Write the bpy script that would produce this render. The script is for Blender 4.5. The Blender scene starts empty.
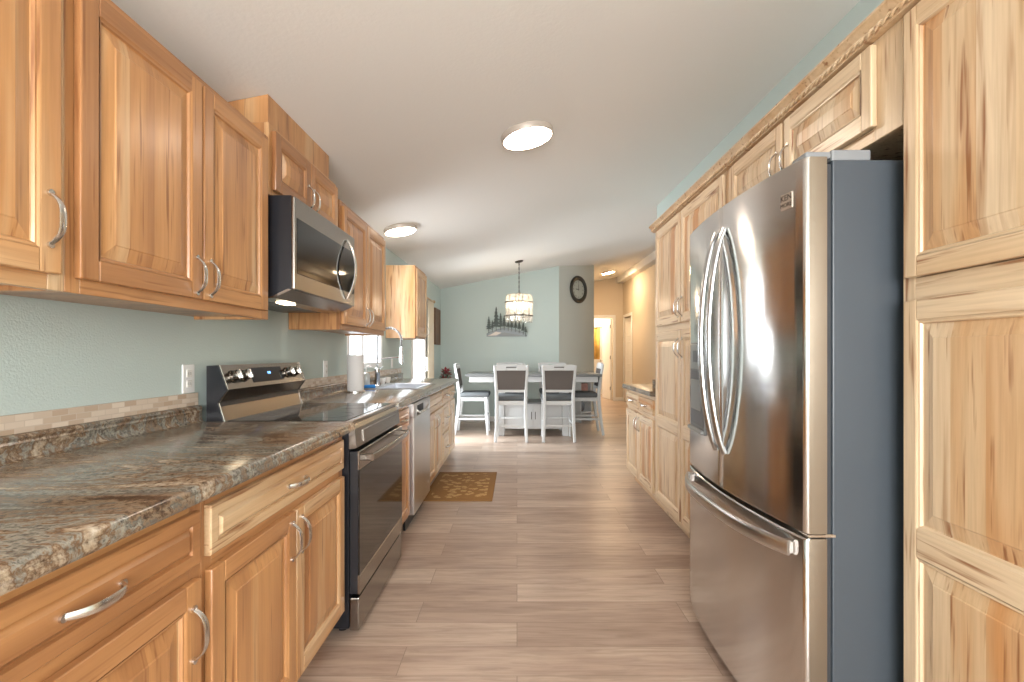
import bpy, bmesh, math, random
from mathutils import Vector, Matrix

random.seed(7)
SC = bpy.context.scene
COL = SC.collection
PI = math.pi

# ------------------------------------------------------------------ camera, sky, lights, exposure
F, CX, CY, EYE = 483.0, 517.0, 354.0, 1.2
cam_data = bpy.data.cameras.new('camera')
cam = bpy.data.objects.new('camera', cam_data)
COL.objects.link(cam)
cam.location = (0, 0, EYE)
cam.rotation_euler = (PI / 2, 0, 0)
cam_data.sensor_width = 36.0
cam_data.lens = F / 1024 * 36
cam_data.shift_x = -(CX - 512) / 1024
cam_data.shift_y = (CY - 341) / 1024
cam_data.clip_start = 0.05
SC.camera = cam

world = bpy.data.worlds.new('sky')
SC.world = world
world.use_nodes = True
bg = world.node_tree.nodes['Background']
bg.inputs['Color'].default_value = (0.90, 0.96, 1.0, 1)
bg.inputs['Strength'].default_value = 2.0

SC.view_settings.view_transform = 'Standard'
SC.view_settings.look = 'None'
SC.view_settings.gamma = 1.0
SC.view_settings.use_curve_mapping = False
SC.view_settings.exposure = 0.82


def area(name, loc, target, sx, sy, power, color, spread=180):
    d = bpy.data.lights.new(name, 'AREA')
    d.shape = 'RECTANGLE'
    d.size, d.size_y, d.energy, d.color = sx, sy, power, color
    d.spread = math.radians(spread)
    o = bpy.data.objects.new(name, d)
    COL.objects.link(o)
    o.location = loc
    v = Vector(target) - Vector(loc)
    o.rotation_euler = v.to_track_quat('-Z', 'Y').to_euler()
    return o


# daylight at sink window and patio door; added fill behind camera and living room
area('fill_behind_camera', (0.15, -2.75, 1.45), (0.15, 2, 1.25), 2.5, 1.9, 185, (1.0, 0.98, 0.96))  # unseen source, added to brighten the near kitchen
area('daylight_sink_window', (-1.75, 4.36, 1.6), (1, 4.36, 1.0), 1.0, 0.95, 18, (0.92, 0.97, 1.0))
area('daylight_patio_door', (-1.75, 6.72, 0.95), (1, 6.9, 0.45), 0.95, 1.7, 52, (0.88, 0.96, 1.0), 125)
area('fill_living_room', (6.15, 7.5, 1.5), (0, 7.4, 0.9), 1.8, 1.2, 20, (0.95, 0.98, 1.0))  # unseen source, added as fill from the right


# ------------------------------------------------------------------ node helpers
class Nodes:
    def __init__(self, name):
        self.m = bpy.data.materials.new(name)
        self.m.use_nodes = True
        self.t = self.m.node_tree
        self.b = self.t.nodes['Principled BSDF']

    def n(self, kind, **kw):
        nd = self.t.nodes.new(kind)
        for k, v in kw.items():
            if k.startswith('i_'):
                nd.inputs[k[2:].replace('_', ' ')].default_value = v
            else:
                setattr(nd, k, v)
        return nd

    def l(self, a, b):
        self.t.links.new(a, b)

    def math(self, op, a, b=None, clamp=False):
        nd = self.n('ShaderNodeMath', operation=op, use_clamp=clamp)
        for i, v in enumerate((a, b)):
            if v is None:
                continue
            if isinstance(v, (int, float)):
                nd.inputs[i].default_value = v
            else:
                self.l(v, nd.inputs[i])
        return nd.outputs[0]

    def ramp(self, fac, stops, interp='LINEAR'):
        nd = self.n('ShaderNodeValToRGB')
        r = nd.color_ramp
        r.interpolation = interp
        while len(r.elements) < len(stops):
            r.elements.new(0.5)
        for e, (p, c) in zip(r.elements, stops):
            e.position = p
            e.color = (c[0], c[1], c[2], 1) if len(c) == 3 else c
        self.l(fac, nd.inputs['Fac'])
        return nd.outputs['Color']

    def mix(self, fac, a, b, mode='MIX'):
        nd = self.n('ShaderNodeMix', data_type='RGBA', blend_type=mode)
        for s, v in ((nd.inputs[0], fac), (nd.inputs[6], a), (nd.inputs[7], b)):
            if isinstance(v, (int, float)):
                s.default_value = v
            elif isinstance(v, tuple):
                s.default_value = (v[0], v[1], v[2], 1)
            else:
                self.l(v, s)
        return nd.outputs[2]

    def comb(self, x, y, z):
        nd = self.n('ShaderNodeCombineXYZ')
        for i, v in enumerate((x, y, z)):
            if isinstance(v, (int, float)):
                nd.inputs[i].default_value = v
            else:
                self.l(v, nd.inputs[i])
        return nd.outputs[0]

    def noise(self, vec, scale, detail=4, rough=0.5, dist=0.0):
        nd = self.n('ShaderNodeTexNoise')
        nd.inputs['Scale'].default_value = scale
        nd.inputs['Detail'].default_value = detail
        nd.inputs['Roughness'].default_value = rough
        nd.inputs['Distortion'].default_value = dist
        self.l(vec, nd.inputs['Vector'])
        return nd.outputs['Fac']

    def bump(self, h, strength, dist=0.01):
        nd = self.n('ShaderNodeBump')
        nd.inputs['Strength'].default_value = strength
        nd.inputs['Distance'].default_value = dist
        self.l(h, nd.inputs['Height'])
        self.l(nd.outputs[0], self.b.inputs['Normal'])


def plain(name, col, rough=0.5, metal=0.0, emit=None, es=0.0, bump=None, spec=None, coat=0.0, vary=0.0):
    k = Nodes(name)
    k.b.inputs['Base Color'].default_value = (col[0], col[1], col[2], 1)
    k.b.inputs['Roughness'].default_value = rough
    k.b.inputs['Metallic'].default_value = metal
    if spec is not None:
        k.b.inputs['Specular IOR Level'].default_value = spec
    if coat:
        k.b.inputs['Coat Weight'].default_value = coat
        k.b.inputs['Coat Roughness'].default_value = 0.1
    if emit:
        k.b.inputs['Emission Color'].default_value = (emit[0], emit[1], emit[2], 1)
        k.b.inputs['Emission Strength'].default_value = es
    tc = k.n('ShaderNodeTexCoord')
    if bump:
        k.bump(k.noise(tc.outputs['Object'], bump[0], 3), bump[1], bump[2])
    if vary:
        f = k.noise(tc.outputs['Object'], 6.0, 4)
        k.l(k.mix(f, tuple(c * (1 - vary) for c in col), tuple(min(1, c * (1 + vary)) for c in col)), k.b.inputs['Base Color'])
    return k.m


def wood(name, axis, boards=0.0):
    """hickory; axis = grain direction in the object's own space; boards = width of the glued boards"""
    k = Nodes(name)
    tc = k.n('ShaderNodeTexCoord')
    oi = k.n('ShaderNodeObjectInfo')
    rnd = oi.outputs['Random']
    sp = k.n('ShaderNodeSeparateXYZ')
    k.l(tc.outputs['Object'], sp.inputs[0])
    X, Y, Z = sp.outputs
    across, along = (X, Z) if axis == 'z' else ((Z, X) if axis == 'x' else (X, Y))
    off = k.math('MULTIPLY', rnd, 37.0)
    deep = k.math('MULTIPLY', Y if axis != 'y' else Z, 0.6)
    if boards:
        wob = k.math('ADD', k.math('DIVIDE', across, boards), off)
        idx = k.math('FLOOR', wob)
        wn = k.n('ShaderNodeTexWhiteNoise', noise_dimensions='2D')
        k.l(k.comb(idx, off, 0), wn.inputs['Vector'])
        tone = k.math('MULTIPLY', k.math('POWER', wn.outputs['Value'], 1.5), 0.9)
        shift = k.math('MULTIPLY', tone, 19.0)
    else:
        tone = k.math('FRACT', k.math('MULTIPLY', rnd, 7.31))
        tone = k.math('ADD', k.math('MULTIPLY', tone, 0.40), 0.12)
        shift = off
    a2 = k.math('ADD', across, shift)
    base = k.comb(a2, deep, k.math('ADD', k.math('MULTIPLY', along, 0.10), off))
    broad = k.noise(base, 7.0, 2, 0.5, 0.8)
    fine = k.noise(k.comb(a2, deep, k.math('ADD', k.math('MULTIPLY', along, 0.035), off)), 95.0, 3, 0.6)
    streak = k.noise(k.comb(a2, deep, k.math('ADD', k.math('MULTIPLY', along, 0.055), off)), 26.0, 3, 0.55, 0.5)
    lit_shift = k.n('ShaderNodeAttribute', attribute_type='OBJECT', attribute_name='tone_with_light')  # per-object shift; on cabinets it carries the light of their side
    tone = k.math('ADD', tone, lit_shift.outputs['Fac'])
    if boards:
        even = k.n('ShaderNodeAttribute', attribute_type='OBJECT', attribute_name='wood_even')
        mean = k.math('ADD', lit_shift.outputs['Fac'], 0.34)
        tone = k.math('ADD', k.math('MULTIPLY', tone, k.math('SUBTRACT', 1.0, even.outputs['Fac'])), k.math('MULTIPLY', mean, even.outputs['Fac']))
    tb = k.math('ADD', tone, k.math('MULTIPLY', k.math('SUBTRACT', broad, 0.5), 1.1), clamp=True)
    col = k.ramp(tb, [(0.0, (0.72, 0.560, 0.380)), (0.34, (0.64, 0.450, 0.268)), (0.62, (0.55, 0.275, 0.108)),
                      (0.84, (0.42, 0.195, 0.078)), (1.0, (0.31, 0.135, 0.052))])
    fd = k.ramp(fine, [(0.25, (0.80, 0.76, 0.70)), (0.62, (1.04, 1.04, 1.04))])
    col = k.mix(0.75, col, fd, 'MULTIPLY')
    sd = k.ramp(streak, [(0.0, (0, 0, 0)), (0.60, (0, 0, 0)), (0.72, (1, 1, 1))])
    col = k.mix(k.math('MULTIPLY', sd, 0.55), col, (0.34, 0.155, 0.055))
    dash = k.noise(k.comb(a2, deep, k.math('ADD', k.math('MULTIPLY', along, 0.045), off)), 70.0, 2, 0.5)
    col = k.mix(k.ramp(dash, [(0.0, (0, 0, 0)), (0.60, (0, 0, 0)), (0.71, (0.9, 0.9, 0.9))]), col, (0.27, 0.105, 0.035))
    # small dark knots, drawn out along the grain
    vor = k.n('ShaderNodeTexVoronoi', feature='F1')
    vor.inputs['Scale'].default_value = 3.6
    k.l(k.comb(a2, 0.0, k.math('ADD', k.math('MULTIPLY', along, 0.5), off)), vor.inputs['Vector'])
    kn = k.ramp(vor.outputs['Distance'], [(0.0, (1, 1, 1)), (0.03, (0.9, 0.9, 0.9)), (0.075, (0, 0, 0))])
    sel = k.n('ShaderNodeSeparateColor')
    k.l(vor.outputs['Color'], sel.inputs[0])
    kn = k.math('MULTIPLY', kn, k.math('GREATER_THAN', sel.outputs[0], 0.5))
    col = k.mix(k.math('MULTIPLY', kn, 0.85), col, (0.10, 0.04, 0.015))
    k.l(col, k.b.inputs['Base Color'])
    k.b.inputs['Roughness'].default_value = 0.34
    k.b.inputs['Coat Weight'].default_value = 0.25
    k.b.inputs['Coat Roughness'].default_value = 0.22
    k.bump(fine, 0.06, 0.002)
    return k.m


def steel(name, col, rough, aniso=0.0, axis='Z'):
    k = Nodes(name)
    k.b.inputs['Base Color'].default_value = (*col, 1)
    k.b.inputs['Metallic'].default_value = 1.0
    tc = k.n('ShaderNodeTexCoord')
    mp = k.n('ShaderNodeMapping')
    mp.inputs['Scale'].default_value = (1.5, 1.5, 220) if axis == 'Z' else (220, 1.5, 1.5)
    k.l(tc.outputs['Object'], mp.inputs['Vector'])
    nz = k.noise(mp.outputs[0], 2.0, 2)
    r = k.math('ADD', k.math('MULTIPLY', nz, 0.08), rough - 0.04)
    k.l(r, k.b.inputs['Roughness'])
    if aniso:
        k.b.inputs['Anisotropic'].default_value = aniso
        k.b.inputs['Anisotropic Rotation'].default_value = 0.25
        tg = k.n('ShaderNodeTangent', direction_type='RADIAL', axis='Z')
        k.l(tg.outputs[0], k.b.inputs['Tangent'])
    return k.m


def make_granite():
    k = Nodes('granite_laminate')
    tc = k.n('ShaderNodeTexCoord')
    mp = k.n('ShaderNodeMapping')
    mp.inputs['Rotation'].default_value = (0, 0, math.radians(-24))
    mp.inputs['Scale'].default_value = (1.0, 0.36, 1.0)
    k.l(tc.outputs['Object'], mp.inputs['Vector'])
    v = mp.outputs[0]
    big = k.noise(v, 3.6, 6, 0.60, 2.2)
    mid = k.noise(v, 15.0, 6, 0.68, 1.2)
    fine = k.noise(tc.outputs['Object'], 95.0, 4, 0.7)
    f = k.math('ADD', k.math('ADD', k.math('MULTIPLY', big, 0.78), k.math('MULTIPLY', mid, 0.30)), k.math('MULTIPLY', fine, 0.14))
    col = k.ramp(f, [(0.43, (0.030, 0.020, 0.016)), (0.50, (0.100, 0.060, 0.037)), (0.55, (0.235, 0.165, 0.110)), (0.585, (0.125, 0.112, 0.095)),
                     (0.63, (0.29, 0.268, 0.225)), (0.67, (0.150, 0.085, 0.045)), (0.72, (0.34, 0.26, 0.185)), (0.80, (0.52, 0.46, 0.38))])
    sp = k.ramp(fine, [(0.30, (0.35, 0.32, 0.30)), (0.48, (1, 1, 1)), (0.66, (1.25, 1.22, 1.15))])
    k.l(k.mix(0.8, col, sp, 'MULTIPLY'), k.b.inputs['Base Color'])
    k.b.inputs['Roughness'].default_value = 0.20
    k.b.inputs['Coat Weight'].default_value = 0.3
    k.b.inputs['Coat Roughness'].default_value = 0.12
    return k.m


def make_floor():
    k = Nodes('vinyl_plank')
    tc = k.n('ShaderNodeTexCoord')
    br = k.n('ShaderNodeTexBrick')
    br.offset = 0.37
    br.offset_frequency = 2
    br.inputs['Color1'].default_value = (0, 0, 0, 1)
    br.inputs['Color2'].default_value = (1, 1, 1, 1)
    br.inputs['Mortar'].default_value = (0.5, 0.5, 0.5, 1)
    br.inputs['Scale'].default_value = 1.0
    br.inputs['Mortar Size'].default_value = 0.0016
    br.inputs['Brick Width'].default_value = 1.22
    br.inputs['Row Height'].default_value = 0.18
    k.l(tc.outputs['Object'], br.inputs['Vector'])
    sc = k.n('ShaderNodeSeparateColor')
    k.l(br.outputs['Color'], sc.inputs[0])
    tone = sc.outputs[0]
    sp = k.n('ShaderNodeSeparateXYZ')
    k.l(tc.outputs['Object'], sp.inputs[0])
    g = k.comb(k.math('MULTIPLY', sp.outputs[0], 0.09), sp.outputs[1], k.math('MULTIPLY', tone, 23.0))
    grain = k.noise(g, 42.0, 5, 0.62, 0.6)
    broad = k.noise(k.comb(k.math('MULTIPLY', sp.outputs[0], 0.22), sp.outputs[1], k.math('MULTIPLY', tone, 11.0)), 7.0, 3, 0.5, 0.9)
    t = k.math('ADD', k.math('ADD', k.math('MULTIPLY', tone, 0.34), 0.08), k.math('MULTIPLY', broad, 0.55), clamp=True)
    col = k.ramp(t, [(0.15, (0.275, 0.185, 0.140)), (0.45, (0.425, 0.308, 0.240)), (0.80, (0.58, 0.455, 0.365))])
    col = k.mix(0.85, col, k.ramp(grain, [(0.28, (0.66, 0.63, 0.60)), (0.55, (1, 1, 1)), (0.72, (1.12, 1.12, 1.12))]), 'MULTIPLY')
    col = k.mix(k.math('MULTIPLY', br.outputs['Fac'], 0.55), col, (0.10, 0.065, 0.045))
    k.l(col, k.b.inputs['Base Color'])
    k.b.inputs['Roughness'].default_value = 0.33
    k.bump(grain, 0.05, 0.002)
    return k.m


def make_tiles():
    k = Nodes('mosaic_tile')
    tc = k.n('ShaderNodeTexCoord')
    sp = k.n('ShaderNodeSeparateXYZ')
    k.l(tc.outputs['Object'], sp.inputs[0])
    br = k.n('ShaderNodeTexBrick')
    br.inputs['Color1'].default_value = (0.47, 0.35, 0.255, 1)
    br.inputs['Color2'].default_value = (0.70, 0.60, 0.50, 1)
    br.inputs['Mortar'].default_value = (0.56, 0.46, 0.37, 1)
    br.inputs['Scale'].default_value = 1.0
    br.inputs['Mortar Size'].default_value = 0.0014
    br.inputs['Brick Width'].default_value = 0.052
    br.inputs['Row Height'].default_value = 0.0185
    k.l(k.comb(sp.outputs[1], sp.outputs[2], 0), br.inputs['Vector'])
    k.l(br.outputs['Color'], k.b.inputs['Base Color'])
    k.b.inputs['Roughness'].default_value = 0.25
    k.bump(br.outputs['Fac'], 0.3, -0.002)
    return k.m


def make_rug():
    k = Nodes('woven_mat')
    tc = k.n('ShaderNodeTexCoord')
    vor = k.n('ShaderNodeTexVoronoi', feature='F1')
    vor.inputs['Scale'].default_value = 15.0
    k.l(tc.outputs['Object'], vor.inputs['Vector'])
    nz = k.noise(tc.outputs['Object'], 32.0, 3, 0.6, 1.2)
    d = k.math('ADD', vor.outputs['Distance'], k.math('MULTIPLY', k.math('SUBTRACT', nz, 0.5), 0.9))
    leaf = k.ramp(d, [(0.36, (1, 1, 1)), (0.46, (0, 0, 0))])
    sp = k.n('ShaderNodeSeparateXYZ')
    k.l(tc.outputs['Object'], sp.inputs[0])
    inside = k.math('MULTIPLY', k.math('LESS_THAN', k.math('ABSOLUTE', sp.outputs[0]), 0.235), k.math('LESS_THAN', k.math('ABSOLUTE', sp.outputs[1]), 0.41))
    leaf = k.math('MULTIPLY', leaf, inside)
    weave = k.noise(tc.outputs['Object'], 260.0, 2)
    col = k.mix(k.math('MULTIPLY', leaf, 0.8), (0.27, 0.135, 0.042), (0.52, 0.33, 0.135))
    col = k.mix(0.5, col, k.ramp(weave, [(0.3, (0.7, 0.7, 0.7)), (0.7, (1.1, 1.1, 1.1))]), 'MULTIPLY')
    k.l(col, k.b.inputs['Base Color'])
    k.b.inputs['Roughness'].default_value = 0.95
    k.bump(weave, 0.3, 0.003)
    return k.m


def make_glass(name, tint=(1, 1, 1), refl=1.0, seeded=0.0):
    """thin pane: clear, with mirror reflection growing at grazing angles"""
    k = Nodes(name)
    out = k.t.nodes['Material Output']
    tr = k.n('ShaderNodeBsdfTransparent')
    tr.inputs['Color'].default_value = (*tint, 1)
    gl = k.n('ShaderNodeBsdfGlossy')
    gl.inputs['Roughness'].default_value = 0.02
    lw = k.n('ShaderNodeLayerWeight')
    fac = k.math('ADD', k.math('MULTIPLY', k.math('POWER', lw.outputs['Facing'], 5.0), 0.8), 0.035)
    mx = k.n('ShaderNodeMixShader')
    k.l(k.math('MULTIPLY', fac, refl, clamp=True), mx.inputs[0])
    clear = tr.outputs[0]
    if seeded:      # bubbles in the glass scatter part of the light
        df = k.n('ShaderNodeBsdfTranslucent')
        df.inputs['Color'].default_value = (0.95, 0.93, 0.90, 1)
        ms = k.n('ShaderNodeMixShader')
        ms.inputs[0].default_value = seeded
        k.l(clear, ms.inputs[1])
        k.l(df.outputs[0], ms.inputs[2])
        clear = ms.outputs[0]
    k.l(clear, mx.inputs[1])
    k.l(gl.outputs[0], mx.inputs[2])
    k.l(mx.outputs[0], out.inputs['Surface'])
    return k.m


M = {}
M['wv'] = wood('hickory_upright', 'z')
M['wh'] = wood('hickory_level', 'x')
M['wp'] = wood('hickory_panel', 'z', 0.088)
M['wside'] = wood('hickory_side', 'z', 0.11)
M['granite'] = make_granite()
M['floor'] = make_floor()
M['tiles'] = make_tiles()
M['rug'] = make_rug()
M['sage'] = plain('sage_paint', (0.520, 0.598, 0.572), 0.75, bump=(150, 0.35, 0.004))
M['sage_warmlit'] = plain('sage_warm_lit', (0.52, 0.525, 0.475), 0.75, bump=(150, 0.35, 0.004))  # sage wall with the hall's warm light put into its colour
M['beige'] = plain('beige_paint', (0.62, 0.53, 0.41), 0.75, bump=(150, 0.3, 0.004))
M['ceiling'] = plain('ceiling_paint', (0.83, 0.815, 0.79), 0.85, bump=(60, 0.25, 0.004))
M['trim'] = plain('white_trim', (0.80, 0.78, 0.74), 0.4)
M['white'] = plain('white_plastic', (0.85, 0.85, 0.84), 0.35)
M['vinyl'] = plain('white_vinyl', (0.88, 0.90, 0.92), 0.35)
M['glass'] = make_glass('window_glass')
M['steel'] = steel('stainless', (0.60, 0.585, 0.57), 0.30)
M['range_steel'] = steel('range_stainless', (0.31, 0.285, 0.26), 0.24)
M['fridge'] = steel('fridge_stainless', (0.66, 0.65, 0.64), 0.14, 0.80)
M['fridge_bar'] = plain('fridge_bar_metal', (0.46, 0.47, 0.475), 0.24, 1.0)
M['nickel'] = plain('brushed_nickel', (0.70, 0.68, 0.65), 0.26, 1.0)
M['chrome'] = plain('chrome', (0.52, 0.53, 0.54), 0.14, 1.0)
M['grey_side'] = plain('grey_enamel', (0.050, 0.062, 0.076), 0.42, bump=(400, 0.08, 0.001))
M['door_edge'] = plain('door_edge_metal', (0.27, 0.225, 0.175), 0.36, 0.85)
M['plastic_grey'] = plain('grey_plastic', (0.20, 0.21, 0.22), 0.45)
M['dispenser_face'] = plain('dispenser_face', (0.30, 0.32, 0.325), 0.35, 0.5)
M['black'] = plain('black_enamel', (0.012, 0.013, 0.017), 0.3)
M['blackglass'] = plain('black_glass', (0.008, 0.008, 0.009), 0.05, spec=0.5)
M['cooktop'] = plain('cooktop_glass', (0.012, 0.012, 0.013), 0.05, spec=0.5)
M['ring'] = plain('burner_ring', (0.09, 0.09, 0.095), 0.15)
M['gasket'] = plain('gasket', (0.03, 0.032, 0.036), 0.6)
M['display'] = plain('display', (0.004, 0.006, 0.012), 0.1)
M['digits'] = plain('display_digits', (0.02, 0.05, 0.2), 0.3, emit=(0.15, 0.4, 1.0), es=2.5)
M['chairwhite'] = plain('chair_white_paint', (0.55, 0.555, 0.555), 0.4, vary=0.06)
M['tablegrey'] = plain('table_grey_wood', (0.15, 0.155, 0.155), 0.35, vary=0.15)
M['fabric'] = plain('grey_brown_fabric', (0.115, 0.098, 0.090), 0.85, bump=(300, 0.2, 0.002), vary=0.1)
M['cushion'] = plain('slate_cushion', (0.105, 0.112, 0.118), 0.7, bump=(300, 0.2, 0.002))
M['iron'] = plain('dark_bronze', (0.055, 0.042, 0.034), 0.4, 0.8)
M['steelart'] = plain('cut_steel_dark', (0.040, 0.055, 0.048), 0.45, 0.3, vary=0.4)
M['steelbase'] = plain('cut_steel_grey', (0.20, 0.225, 0.235), 0.45, 0.3, vary=0.3)
M['clockrim'] = plain('clock_black', (0.025, 0.022, 0.016), 0.35)
M['clockface'] = plain('clock_face', (0.42, 0.43, 0.38), 0.5, vary=0.12)
M['lamp'] = plain('lit_diffuser', (0.9, 0.85, 0.78), 0.4, emit=(1.0, 0.83, 0.68), es=21.0)
M['halllamp'] = plain('lit_hall_diffuser', (0.9, 0.85, 0.78), 0.4, emit=(1.0, 0.74, 0.46), es=110.0)
M['bulb'] = plain('lit_bulb', (0.9, 0.8, 0.7), 0.4, emit=(1.0, 0.76, 0.54), es=75.0)
M['hoodlamp'] = plain('lit_hood_lamp', (0.9, 0.85, 0.7), 0.4, emit=(1.0, 0.78, 0.5), es=7.0)
M['lampring'] = plain('lamp_ring', (0.52, 0.45, 0.39), 0.4, 0.2)
M['lampglass'] = make_glass('chandelier_glass', (0.97, 0.96, 0.93), 1.8, 0.13)
M['paper'] = plain('paper_towel', (0.64, 0.625, 0.62), 0.95, bump=(140, 0.3, 0.002))
M['sink'] = plain('sink_grey', (0.40, 0.42, 0.46), 0.28, 0.55)
M['sponge'] = plain('blue_sponge', (0.03, 0.22, 0.62), 0.9)
M['soap'] = plain('clear_soap', (0.50, 0.52, 0.50), 0.12, coat=0.5)
M['curtain'] = plain('cream_fabric', (0.72, 0.64, 0.50), 0.8)
M['oak'] = wood('oak_trim', 'z')
M['darkwood'] = plain('dark_wood', (0.15, 0.068, 0.026), 0.5, vary=0.4)
M['red'] = plain('red_leaf', (0.30, 0.045, 0.055), 0.6)
M['green'] = plain('green_leaf', (0.05, 0.10, 0.06), 0.6)
M['pot'] = plain('dark_pot', (0.06, 0.05, 0.05), 0.5)
M['gold'] = plain('golden_towel', (0.62, 0.38, 0.10), 0.9, vary=0.35)
M['blush'] = plain('floral_fabric', (0.30, 0.15, 0.12), 0.8, vary=0.7)
M['vase'] = plain('grey_vase', (0.09, 0.095, 0.11), 0.3)
M['badge'] = plain('badge_plate', (0.55, 0.47, 0.40), 0.3, 0.8)
M['badgeink'] = plain('badge_ink', (0.045, 0.030, 0.022), 0.4)


# ------------------------------------------------------------------ mesh builder
class B:
    def __init__(self):
        self.bm = bmesh.new()
        self.mats = []

    def mi(self, m):
        if m not in self.mats:
            self.mats.append(m)
        return self.mats.index(m)

    def _add(self, verts, faces, m, mat=None):
        i = self.mi(m)
        vs = [self.bm.verts.new(mat @ Vector(v) if mat else v) for v in verts]
        for f in faces:
            try:
                fc = self.bm.faces.new([vs[j] for j in f])
                fc.material_index = i
            except ValueError:
                pass
        return self

    def box(self, x0, x1, y0, y1, z0, z1, m, bev=0.0, seg=1, mat=None):
        x0, x1 = min(x0, x1), max(x0, x1)
        y0, y1 = min(y0, y1), max(y0, y1)
        z0, z1 = min(z0, z1), max(z0, z1)
        t = bmesh.new()
        vs = [t.verts.new(p) for p in ((x0, y0, z0), (x1, y0, z0), (x1, y1, z0), (x0, y1, z0), (x0, y0, z1), (x1, y0, z1), (x1, y1, z1), (x0, y1, z1))]
        for f in ((0, 3, 2, 1), (4, 5, 6, 7), (0, 1, 5, 4), (1, 2, 6, 5), (2, 3, 7, 6), (3, 0, 4, 7)):
            t.faces.new([vs[j] for j in f])
        if bev:
            b = min(bev, 0.45 * min(x1 - x0, y1 - y0, z1 - z0))
            bmesh.ops.bevel(t, geom=list(t.edges), offset=b, segments=seg, affect='EDGES', profile=0.5)
        t.verts.ensure_lookup_table()
        t.verts.index_update()
        self._add([v.co.copy() for v in t.verts], [[v.index for v in f.verts] for f in t.faces], m, mat)
        t.free()
        return self

    def prism(self, poly, lo, hi, m, axis='y', mat=None):
        """poly: list of 2D points; axis y -> (x,z), axis x -> (y,z), axis z -> (x,y)"""
        n = len(poly)

        def p3(p, d):
            return {'y': (p[0], d, p[1]), 'x': (d, p[0], p[1]), 'z': (p[0], p[1], d)}[axis]
        verts = [p3(p, lo) for p in poly] + [p3(p, hi) for p in poly]
        faces = [list(range(n))[::-1], list(range(n, 2 * n))]
        faces += [[i, (i + 1) % n, n + (i + 1) % n, n + i] for i in range(n)]
        return self._add(verts, faces, m, mat)

    def sweep(self, pts, a, b, m, wdir=None, seg=8, cap=True, closed=False, sq=1.0, mat=None):
        """sweep an oval (half axes a along wdir, b across) along pts; a, b may be lists"""
        pts = [Vector(p) for p in pts]
        n = len(pts)
        aa = a if isinstance(a, (list, tuple)) else [a] * n
        bb = b if isinstance(b, (list, tuple)) else [b] * n
        verts, prev = [], None
        for i, p in enumerate(pts):
            if closed:
                d = (pts[(i + 1) % n] - pts[i - 1]).normalized()
            else:
                d = (pts[min(i + 1, n - 1)] - pts[max(i - 1, 0)]).normalized()
            if wdir is not None:
                u = Vector(wdir)
            elif prev is None:
                u = d.orthogonal()
            else:
                u = prev
            u = (u - d * u.dot(d)).normalized()
            prev = u
            w = d.cross(u)
            for j in range(seg):
                t = 2 * PI * (j + 0.5) / seg
                c, s = math.cos(t), math.sin(t)
                if sq != 1.0:
                    c = math.copysign(abs(c) ** sq, c)
                    s = math.copysign(abs(s) ** sq, s)
                verts.append(p + u * (c * aa[i]) + w * (s * bb[i]))
        faces = []
        for i in range(n if closed else n - 1):
            k = (i + 1) % n
            for j in range(seg):
                j2 = (j + 1) % seg
                faces.append([i * seg + j, i * seg + j2, k * seg + j2, k * seg + j])
        if cap and not closed:
            faces.append(list(range(seg))[::-1])
            faces.append([(n - 1) * seg + j for j in range(seg)])
        return self._add(verts, faces, m, mat)

    def cyl(self, p0, p1, r, m, seg=16, r1=None, mat=None):
        return self.sweep([p0, p1], [r, r if r1 is None else r1], [r, r if r1 is None else r1], m, seg=seg, mat=mat)

    def lathe(self, prof, m, seg=24, mat=None):
        verts, faces, n = [], [], len(prof)
        for r, z in prof:
            for j in range(seg):
                t = 2 * PI * j / seg
                verts.append((max(r, 1e-4) * math.cos(t), max(r, 1e-4) * math.sin(t), z))
        for i in range(n - 1):
            for j in range(seg):
                j2 = (j + 1) % seg
                faces.append([i * seg + j, i * seg + j2, (i + 1) * seg + j2, (i + 1) * seg + j])
        return self._add(verts, faces, m, mat)

    def loops(self, loops, mats, fill=None, mat=None):
        """rectangular loops in the x-z plane: (x0,x1,z0,z1,y); rings between them, last one filled.
        mats: per ring (upright material, level material)"""
        for i in range(len(loops) - 1):
            A, C = loops[i], loops[i + 1]
            pa = [(A[0], A[4], A[2]), (A[1], A[4], A[2]), (A[1], A[4], A[3]), (A[0], A[4], A[3])]
            pc = [(C[0], C[4], C[2]), (C[1], C[4], C[2]), (C[1], C[4], C[3]), (C[0], C[4], C[3])]
            for j in range(4):
                j2 = (j + 1) % 4
                m = mats[i][1] if j in (0, 2) else mats[i][0]
                self._add([pa[j], pa[j2], pc[j2], pc[j]], [[0, 1, 2, 3]], m, mat)
        if fill is not None:
            L = loops[-1]
            self._add([(L[0], L[4], L[2]), (L[1], L[4], L[2]), (L[1], L[4], L[3]), (L[0], L[4], L[3])], [[0, 1, 2, 3]], fill, mat)
        return self

    def text(self, body, size, m, mat, extrude=0.0006):
        cu = bpy.data.curves.new('lettering', 'FONT')
        cu.body, cu.size, cu.extrude = body, size, extrude
        cu.align_x, cu.align_y = 'CENTER', 'CENTER'
        cu.resolution_u = 2
        tmp = bpy.data.objects.new('lettering', cu)
        COL.objects.link(tmp)
        bpy.context.view_layer.update()
        me = bpy.data.meshes.new_from_object(tmp.evaluated_get(bpy.context.evaluated_depsgraph_get()))
        self._add([v.co.copy() for v in me.vertices], [list(p.vertices) for p in me.polygons], m, mat)
        bpy.data.objects.remove(tmp)
        bpy.data.meshes.remove(me)
        bpy.data.curves.remove(cu)
        return self

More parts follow.
